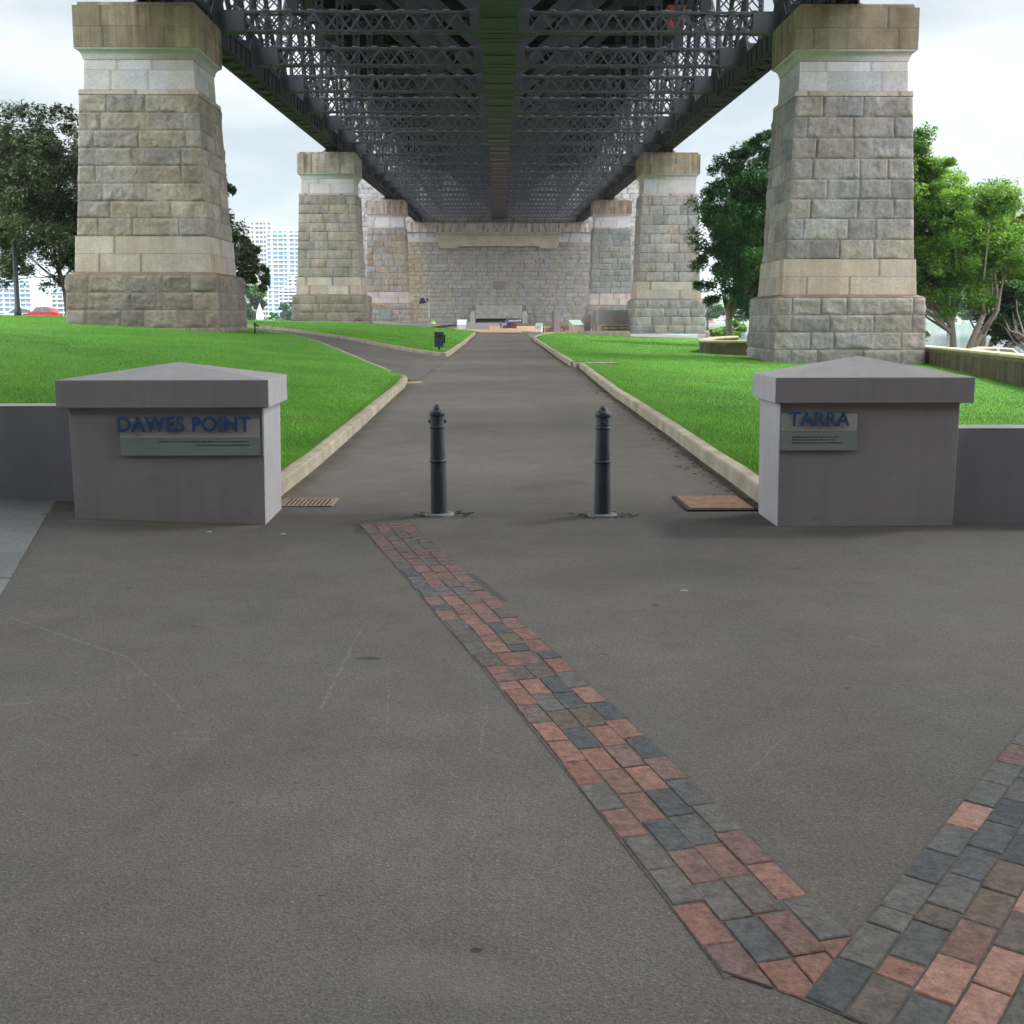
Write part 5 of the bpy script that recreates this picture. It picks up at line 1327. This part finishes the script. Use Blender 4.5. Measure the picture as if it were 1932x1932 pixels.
# right hand trees
b = base_at(1382, 74, -1.2)
tree('fig_tree', b, 'deep green fig tree between the two grey piers', 3.4, 22, ball_clumps(150, (1.3, 0, 8.6), (3.7, 3.6, 5.4), 1.15, 31, .3) + [(.2, 0, 13.6, .7), (1.4, 0, 14.2, .6), (2.4, 0, 13.9, .9), (-.9, 0, 12.5, .8), (-1.9, 0, 9.3, .8), (-2.2, 0, 6.7, .8), (-2.0, 0, 5.0, .8), (-1.2, 0, 4.1, .7), (.6, 0, 3.9, .7), (2.2, 0, 3.8, .9), (3.6, 0, 3.2, 1.0), (3.0, 0, 2.6, .8), (1.9, 0, 14.6, .8), (2.9, 0, 14.4, .9), (1.0, 0, 14.0, .7), (-.2, 0, 12.6, .9), (.6, 0, 13.2, .9), (-1.2, 0, 11.2, 1.0), (2.2, 0, 13.4, 1.1)], 480, .11, MD, M['leaf_mid'], M['bark'], 31, .26, .75, .3, lean=(-.3, 0))
b = base_at(1812, 60, -1.4)
tree('fig_tree', b, 'bright green spreading fig tree with many pale stems behind the parapet', 3.2, 34, ball_clumps(190, (-1.9, 0, 7.2), (5.2, 4.2, 4.6), 1.1, 32, .35, lambda p: p[2] > 4.4+.25*max(0, p[0]) and p[2] < 10.8-.62*(p[0]+1.5)) + [(-2.6, -1, 11.6, 1.0), (-3.3, -1, 12.1, .9), (-3.0, -1, 11.6, .9), (-2.5, -1, 11.0, .9), (-3.4, -1, 11.3, .9), (-2.9, 0, 12.2, .8), (-3.5, 0, 10.5, 1.2), (-1.6, 0, 11.0, .8), (-2.2, 0, 10.2, 1.2), (-2.8, 0, 9.0, 1.2), (-2.8, 0, 7.6, 1.2), (-2.8, 0, 6.2, 1.1), (-2.8, -1, 5.0, 1.0), (-.6, -1, 10.0, 1.0), (.9, -1, 9.0, .9), (-2.6, -2, 4.0, .9), (-1.6, -2, 3.6, .9), (-3.2, -1.5, 3.3, .9), (-2.8, -1.6, 2.4, .8)], 520, .095, BR, M['leaf_bright'], M['bark'], 32, .30, .62, .2, stems=4, lean=(.5, 0), limb_reach=.9, twig=6)
b = base_at(1862, 66, -1.6)
tree('fig_tree', b, 'yellow green fig tree farther along the parapet, its limbs fanning out', 2.2, 46, ball_clumps(120, (1.6, 0, 7.0), (4.6, 3.6, 3.0), 1.0, 33, .35, lambda p: p[2] > 5.0), 480, .09, YB, M['leaf_bright'], M['bark'], 33, .26, .55, .1, stems=4, lean=(1.2, 0), limb_reach=.92, twig=6)
b = base_at(1985, 58, -1.6)
tree('fig_tree', b, 'dark lower fig tree at the photo edge above the parapet', 2.2, 18, ball_clumps(40, (.3, 3, 3.6), (2.6, 2.2, 1.6), .8, 34, .4), 260, .12, MD, M['leaf_mid'], M['bark'], 34, .25, .6, .1, stems=3)
b = base_at(1350, 112, -1.5)
tree('shrub', b, 'light green rounded shrub seen under the deep green fig tree', .5, 6, ball_clumps(16, (1.4, 0, 1.6), (1.8, 1.5, 1.0), .7, 35, .3), 220, .14, BR, M['leaf_bright'], M['bark'], 35, .08)

# garden tap by the pier foot
q = at(481, 622, 46.5)
e = empty('garden_tap', (q.x, 46.5, float(lawn_z(q.x, 46.5))), 0, 'small black garden tap on the lawn at the foot of the brown capped pier', 'tap')
MB().lathe([(.03, -.2), (.03, .36), (.05, .37), (.05, .42), (.01, .43)], n=8).build('standpipe', M['black'], e)
MB().tube([(0, 0, .34), (.12, 0, .36), (.17, 0, .30)], [.03, .03, .035], 6).build('spout', M['black'], e)
MB().box(-.07, .07, -.012, .012, .43, .46).build('handle', M['black'], e)
# ================================================================== LAMP POST, CARS
b = base_at(34, 60.5)
e = empty('lamp_post', (*b[:2], b[2]), 0, 'dark green lamp post on the lawn crest in front of the big dark tree', 'lamp post')
MB().lathe([(.19, -.4), (.19, .5), (.165, .55), (.135, .62), (.12, 4.4), (.14, 4.45), (.10, 4.55)], n=14).build('post', M['green_post'], e)
MB().lathe([(.08, 4.5), (.20, 4.65), (.22, 5.0), (.14, 5.15), (.02, 5.3)], n=14).build('lantern', M['green_post'], e)

def car(loc, rz, paint, L, Wd, H, label, kind='hatch'):
    e = empty('parked_car', loc, rz, label, 'car')
    l, h = L/2, H
    low = [(-l, .28), (-l+.06, .52), (-l+.10, .72), (-l*.55, .86), (l*.62, .90), (l*.97, .84), (l, .55), (l-.04, .26)]
    mb = MB(); n = len(low)
    for k, (s0, s1) in enumerate(((-1, 1),)):
        rings = [(-Wd/2+.09, .96), (-Wd/2, 1.0), (Wd/2, 1.0), (Wd/2-.09, .96)]
        vs = [(x*(1 if q == 1.0 else .985), yy, .57+(z-.57)*(1 if q == 1.0 else .93)) for yy, q in rings for x, z in low]
        fs = [tuple(range(n)), tuple(3*n+i for i in reversed(range(n)))] + [(r_*n+i, r_*n+(i+1) % n, (r_+1)*n+(i+1) % n, (r_+1)*n+i) for r_ in range(3) for i in range(n)]
        mb.add(vs, fs)
    mb.build('body', paint, e, .03)
    cabin = [(-l*.52, .86), (-l*.18, h-.05), (l*.30, h), (l*.66, h-.18), (l*.86, .89)]; m = len(cabin); c = MB()
    vs = [(x, -Wd/2+.06, z) if z < .95 else (x, -Wd/2+.22, z) for x, z in cabin] + [(x, Wd/2-.06, z) if z < .95 else (x, Wd/2-.22, z) for x, z in cabin]
    c.add(vs, [tuple(range(m)), tuple(m+i for i in reversed(range(m)))] + [(i, m+i, m+(i+1) % m, (i+1) % m) for i in range(m)]); c.build('cabin', paint, e, .03)
    for s in (-1, 1):
        for w_ in ([(-l*.40, .90), (-l*.15, h-.12), (l*.10, h-.08), (l*.10, .92)], [(l*.16, .92), (l*.16, h-.08), (l*.36, h-.10), (l*.60, h-.24), (l*.66, .94)]):
            yb = lambda z: s*(Wd/2-.05-.16*(z-.86)/(h-.86)*1.02+.01)
            MB().add([(x, yb(z), z) for x, z in w_], [tuple(range(len(w_)))]).build('side_window', M['carglass'], e, fix=False)
    ws = MB().add([(-l*.50, -Wd/2+.16, .90), (-l*.50, Wd/2-.16, .90), (-l*.20, Wd/2-.28, h-.08), (-l*.20, -Wd/2+.28, h-.08)], [(0, 1, 2, 3)]); o = ws.build('windscreen', M['carglass'], e); o.location = (-.03, 0, .015)
    for xx in (-l*.62, l*.62):
        for s in (-1, 1):
            w_ = MB().lathe([(.02, 0), (.29, 0), (.31, .03), (.31, .17), (.29, .2), (.02, .2)], n=18).build('wheel', M['black'], e); w_.rotation_euler = (R(90)*s, 0, 0); w_.location = (xx, s*(Wd/2-.19), .31)
            hb = MB().lathe([(.01, .2), (.17, .2), (.18, .215), (.02, .225)], n=14).build('rim', M['plate_edge'], w_)
    for s in (-1, 1): MB().box(-l-.005, -l+.10, s*Wd*.32-.14, s*Wd*.32+.14, .56, .70).build('headlight', M['signface'], e, .02)
    for s in (-1, 1): MB().box(l-.08, l+.006, s*Wd*.36-.08, s*Wd*.36+.08, .58, .78).build('tail_light', M['flagred'], e, .02)
    return e
q = at(80, 607, 112); car((q.x, 112, q.z+.02), R(4), M['red_paint'], 3.5, 1.62, 1.50, 'small red hatchback parked beyond the lawn crest')
q = at(38, 607, 119); car((q.x, 119, q.z+.0), R(3), M['white_paint'], 4.6, 1.8, 1.5, 'white car parked behind the red hatchback')
q = at(1515, 0, 64)
car((at(1905, 600, 52).x, 53, -1.32), R(178), simple('buff_gloss', (.55, .47, .33), .35, .05), 4.6, 1.8, 1.48, 'buff coloured car whose roof shows over the parapet coping')
car((at(1762, 600, 56).x, 57, -1.32), R(176), M['white_paint'], 4.4, 1.8, 1.48, 'white car whose roof shows over the parapet beside the grey pier')

# ================================================================== FAR SHORE
def hillmesh(name, cx, cy, rx, ry, h, mat, label, seed):
    n = 48; g = np.linspace(-1, 1, n); X, Y = np.meshgrid(g, g); r = np.sqrt(X**2+Y**2)
    Z = h*(1-sstep(.1, 1.0, r))*(1+.35*fbm(X*3, Y*3, seed)) - 4*sstep(.9, 1.05, r)
    V = np.stack([cx+X*rx, cy+Y*ry, Z-3.2], -1).reshape(-1, 3); i = np.arange((n-1)*n).reshape(n-1, n)[:, :-1].ravel()
    return tag(link(name, np_mesh(name, V, np.stack([i, i+1, i+n+1, i+n], 1), True), mat), label, None, None, 'structure')
M['far_green'] = simple('far_green', (.10, .15, .10), .95, .35, .05)
hillmesh('hill', -330, 900, 420, 240, 14, M['far_green'], 'low green far shore behind the apartment blocks', 1)
hillmesh('hill', 330, 780, 380, 200, 26, M['far_green'], 'green far shore seen under the fig trees', 2)
def bmat(name, c): return simple(name, c, .7, .05, .05)
BM = dict(beige=bmat('beige_render', (.62, .55, .48)), white=bmat('white_render', (.60, .64, .67)), grey=bmat('grey_render', (.45, .50, .54)), pink=bmat('pink_render', (.60, .47, .40)), brick=bmat('red_brick', (.40, .16, .11)))
M['farglass'] = simple('blue_window_glass', (.11, .19, .23), .2, .25, .3)
M['fargl_dark'] = simple('dark_window_glass', (.06, .09, .11), .2, .3, .3)
M['tile'] = simple('terracotta_roof', (.34, .15, .10), .9, .2, .2)
def tower(px0, px1, pytop, y, floors, bays, body, label, glassm='farglass', dep=None, balcony=True, zb_=-1.0, roof='flat', cat='apartment building'):
    a = at(px0, 600, y); b = at(px1, 600, y); zt = at((px0+px1)/2, pytop, y).z; w_ = b.x-a.x; d_ = dep or w_*.8
    e = empty('apartment_building', ((a.x+b.x)/2, y, zb_), 0, label, cat)
    H = zt-zb_; fh = H/floors; hw = w_/2
    MB().box(-hw, hw, 0, d_, 0, H).build('wall', BM[body], e)
    if roof == 'flat': MB().box(-hw*.45, hw*.35, d_*.3, d_*.7, H, H+fh*.8).build('roof_plant', BM['grey'], e)
    else: MB().frustum(-hw-.5, hw+.5, -.5, d_+.5, H, -hw*.6, hw*.6, d_*.4, d_*.6, H+fh*1.1).build('roof', M['tile'], e)
    bw = w_/bays
    # a vertical stack of windows to each bay
    for k in range(bays):
        MB().box(-hw+bw*(k+.10), -hw+bw*(k+(.62 if k % 3 == 0 else .92)), -.12, .03, fh*.2, H-fh*.15).build('window_strip', M[glassm], e)
    for f in range(floors):
        if balcony: MB().box(-hw-.15, hw+.15, -1.1, .02, fh*f-.10, fh*f+.60).build('balcony', BM['white'], e)
        else: MB().box(-hw-.06, hw+.06, -.25, .02, fh*f-.3, fh*f+.75).build('floor_band', BM[body], e)
    return e
tower(478, 516, 418, 720, 22, 5, 'beige', 'beige apartment tower partly behind the hanging branches, beside a blue white tower', 'fargl_dark', balcony=False)
tower(507, 600, 434, 690, 21, 9, 'white', 'tall blue white apartment tower with rows of balconies')
tower(528, 562, 543, 560, 10, 4, 'grey', 'stepped grey apartment block at the foot of the blue white tower', 'fargl_dark')
tower(545, 600, 520, 600, 12, 5, 'white', 'white stepped apartment block tight against the pier with rust marks', 'fargl_dark')
tower(-60, 60, 528, 560, 9, 12, 'white', 'long white apartment block behind the lamp post')
tower(52, 132, 545, 600, 8, 8, 'white', 'white apartment block behind the thin leaning trunk')
tower(100, 170, 556, 520, 6, 7, 'pink', 'pink beige low apartment block beside the thin leaning trunk', 'fargl_dark')
tower(455, 500, 470, 760, 16, 5, 'pink', 'pink beige apartment tower seen through the hanging branches', 'fargl_dark', balcony=False)
tower(1322, 1352, 570, 520, 4, 4, 'brick', 'red brick house across the water under the fig tree', 'fargl_dark', balcony=False, roof='tile', cat='house')
tower(1352, 1392, 590, 500, 3, 5, 'beige', 'cream house across the water beside the red brick house', 'fargl_dark', balcony=False, roof='tile', cat='house')
tower(1775, 1812, 590, 420, 4, 4, 'beige', 'cream building across the water seen between the fig stems', 'fargl_dark', balcony=False, cat='house')
tower(1832, 1862, 600, 430, 3, 4, 'white', 'white building across the water right of the fig stems', 'fargl_dark', balcony=False, cat='house')
tower(1880, 1945, 585, 460, 4, 6, 'beige', 'wide cream building across the water at the photo edge', 'fargl_dark', balcony=False, cat='house')
# white spire and palm past the pier
s_ = at(490.5, 604, 260)
e = empty('white_spire', (s_.x, 260, s_.z-1), 0, 'small white pointed spire beside the palm', 'spire')
MB().lathe([(.8, 0), (.8, 1.2), (.92, 1.3), (.88, 1.8), (.80, 2.3), (.62, 3.0), (.38, 3.8), (.16, 4.4), (.05, 4.8), (.01, 5.0)], n=12).build('spire_body', M['white_paint'], e)
s_ = at(516, 606, 190)
e = empty('palm_tree', (s_.x, 190, s_.z-.6), 0, 'small bushy palm beside the white spire', 'tree')
MB().tube([(0, 0, -1), (0, 0, 1.2)], [.3, .22], 8).build('trunk', M['bark_dark'], e)
mb = MB(); r = random.Random(4)
for k in range(34):
    a = r.uniform(0, 6.28); el = r.uniform(.1, 1.3); L = r.uniform(1.6, 2.4); prev = Vector((0, 0, 1.1)); d = Vector((math.cos(a)*math.cos(el), math.sin(a)*math.cos(el), math.sin(el)))
    s2 = Vector((-math.sin(a), math.cos(a), 0)); pts = [prev+d*L*t+Vector((0, 0, -1.1*t*t)) for t in (0, .3, .6, .85, 1)]; wd = [.08, .30, .32, .2, .02]
    vs = []; 
    for p_, w_ in zip(pts, wd): vs += [p_-s2*w_, p_+Vector((0, 0, .05)), p_+s2*w_]
    mb.add(vs, [(i*3+j, i*3+j+1, i*3+j+4, i*3+j+3) for i in range(4) for j in range(2)])
o = mb.build('crown', simple('palm_green', (.10, .22, .06), .6, .2, 1), e, fix=False)
# distant tree masses on the far shore
for (px, y, ht, wd, lb, lm, cl) in ((470, 300, 12, 9, 'grey green tree on the far shore behind the white spire', 'leaf_mid', MD), (545, 420, 9, 9, 'small far tree below the stepped grey apartment block', 'leaf_mid', MD)):
    p_ = at(px, 600, y)
    tree('far_tree', (p_.x, y, -2), lb, 3, 6, ball_clumps(30, (0, 0, ht*.55), (wd*.5, wd*.5, ht*.42), 1.5, int(px)), 200, .4, cl, M[lm], M['bark_dark'], int(px), .35)
p_ = at(1440, 600, 300)
for k, (px, y) in enumerate(((1335, 330), (1420, 340), (1790, 330), (1850, 320), (1925, 330))):
    p_ = at(px, 600, y)
    tree('far_tree', (p_.x, y, -2), ['far tree by the red brick house', 'far tree showing beside the grey pier', 'far tree between the fig stems', 'far tree near the white building', 'far tree at the photo edge across the water'][k], 3, 6, ball_clumps(26, (0, 0, 5.5), (6, 5, 3.6), 1.6, 50+k), 180, .4, MD, M['leaf_mid'], M['bark_dark'], 60+k, .35, group=None)

# added, unseen block behind the viewer: closes off sky to darken the plinth fronts
e = empty('unseen_sky_blocker', (0, -9, 0), 0, 'unseen brick block added behind the viewer to block the sky', 'sky blocker')
MB().box(-70, 70, -18, 0, -.5, 17).build('wall', simple('sky_blocker_brick', (.12, .08, .06), .9, .2, .5), e)
MB().box(-70.4, 70.4, -18.4, .4, 17, 17.6).build('parapet', M['far_stone'], e)
w0 = MB().box(-.7, .7, .005, .06, 0, 1.9).build('window', M['carglass'], e); first = True
for f in range(4):
    for k in range(24):
        l = (-40+k*3.48, 0, 1.3+f*3.6)
        if first: w0.location = l; first = False
        else: clone(w0, e, l)

# ================================================================== AIR
vm_ = bpy.data.materials.new('haze_air'); vm_.use_nodes = True; t = vm_.node_tree; t.nodes.clear()
pv = N(t, 'ShaderNodeVolumePrincipled'); pv.inputs['Color'].default_value = (.93, .97, 1, 1); pv.inputs['Density'].default_value = .00016
t.links.new(pv.outputs[0], N(t, 'ShaderNodeOutputMaterial').inputs['Volume'])
hz = MB().box(-6200, 6200, -3200, 9200, -8.5, 130).build('haze', vm_); tag(hz, 'thin pale air over the harbour', None, None, 'stuff')
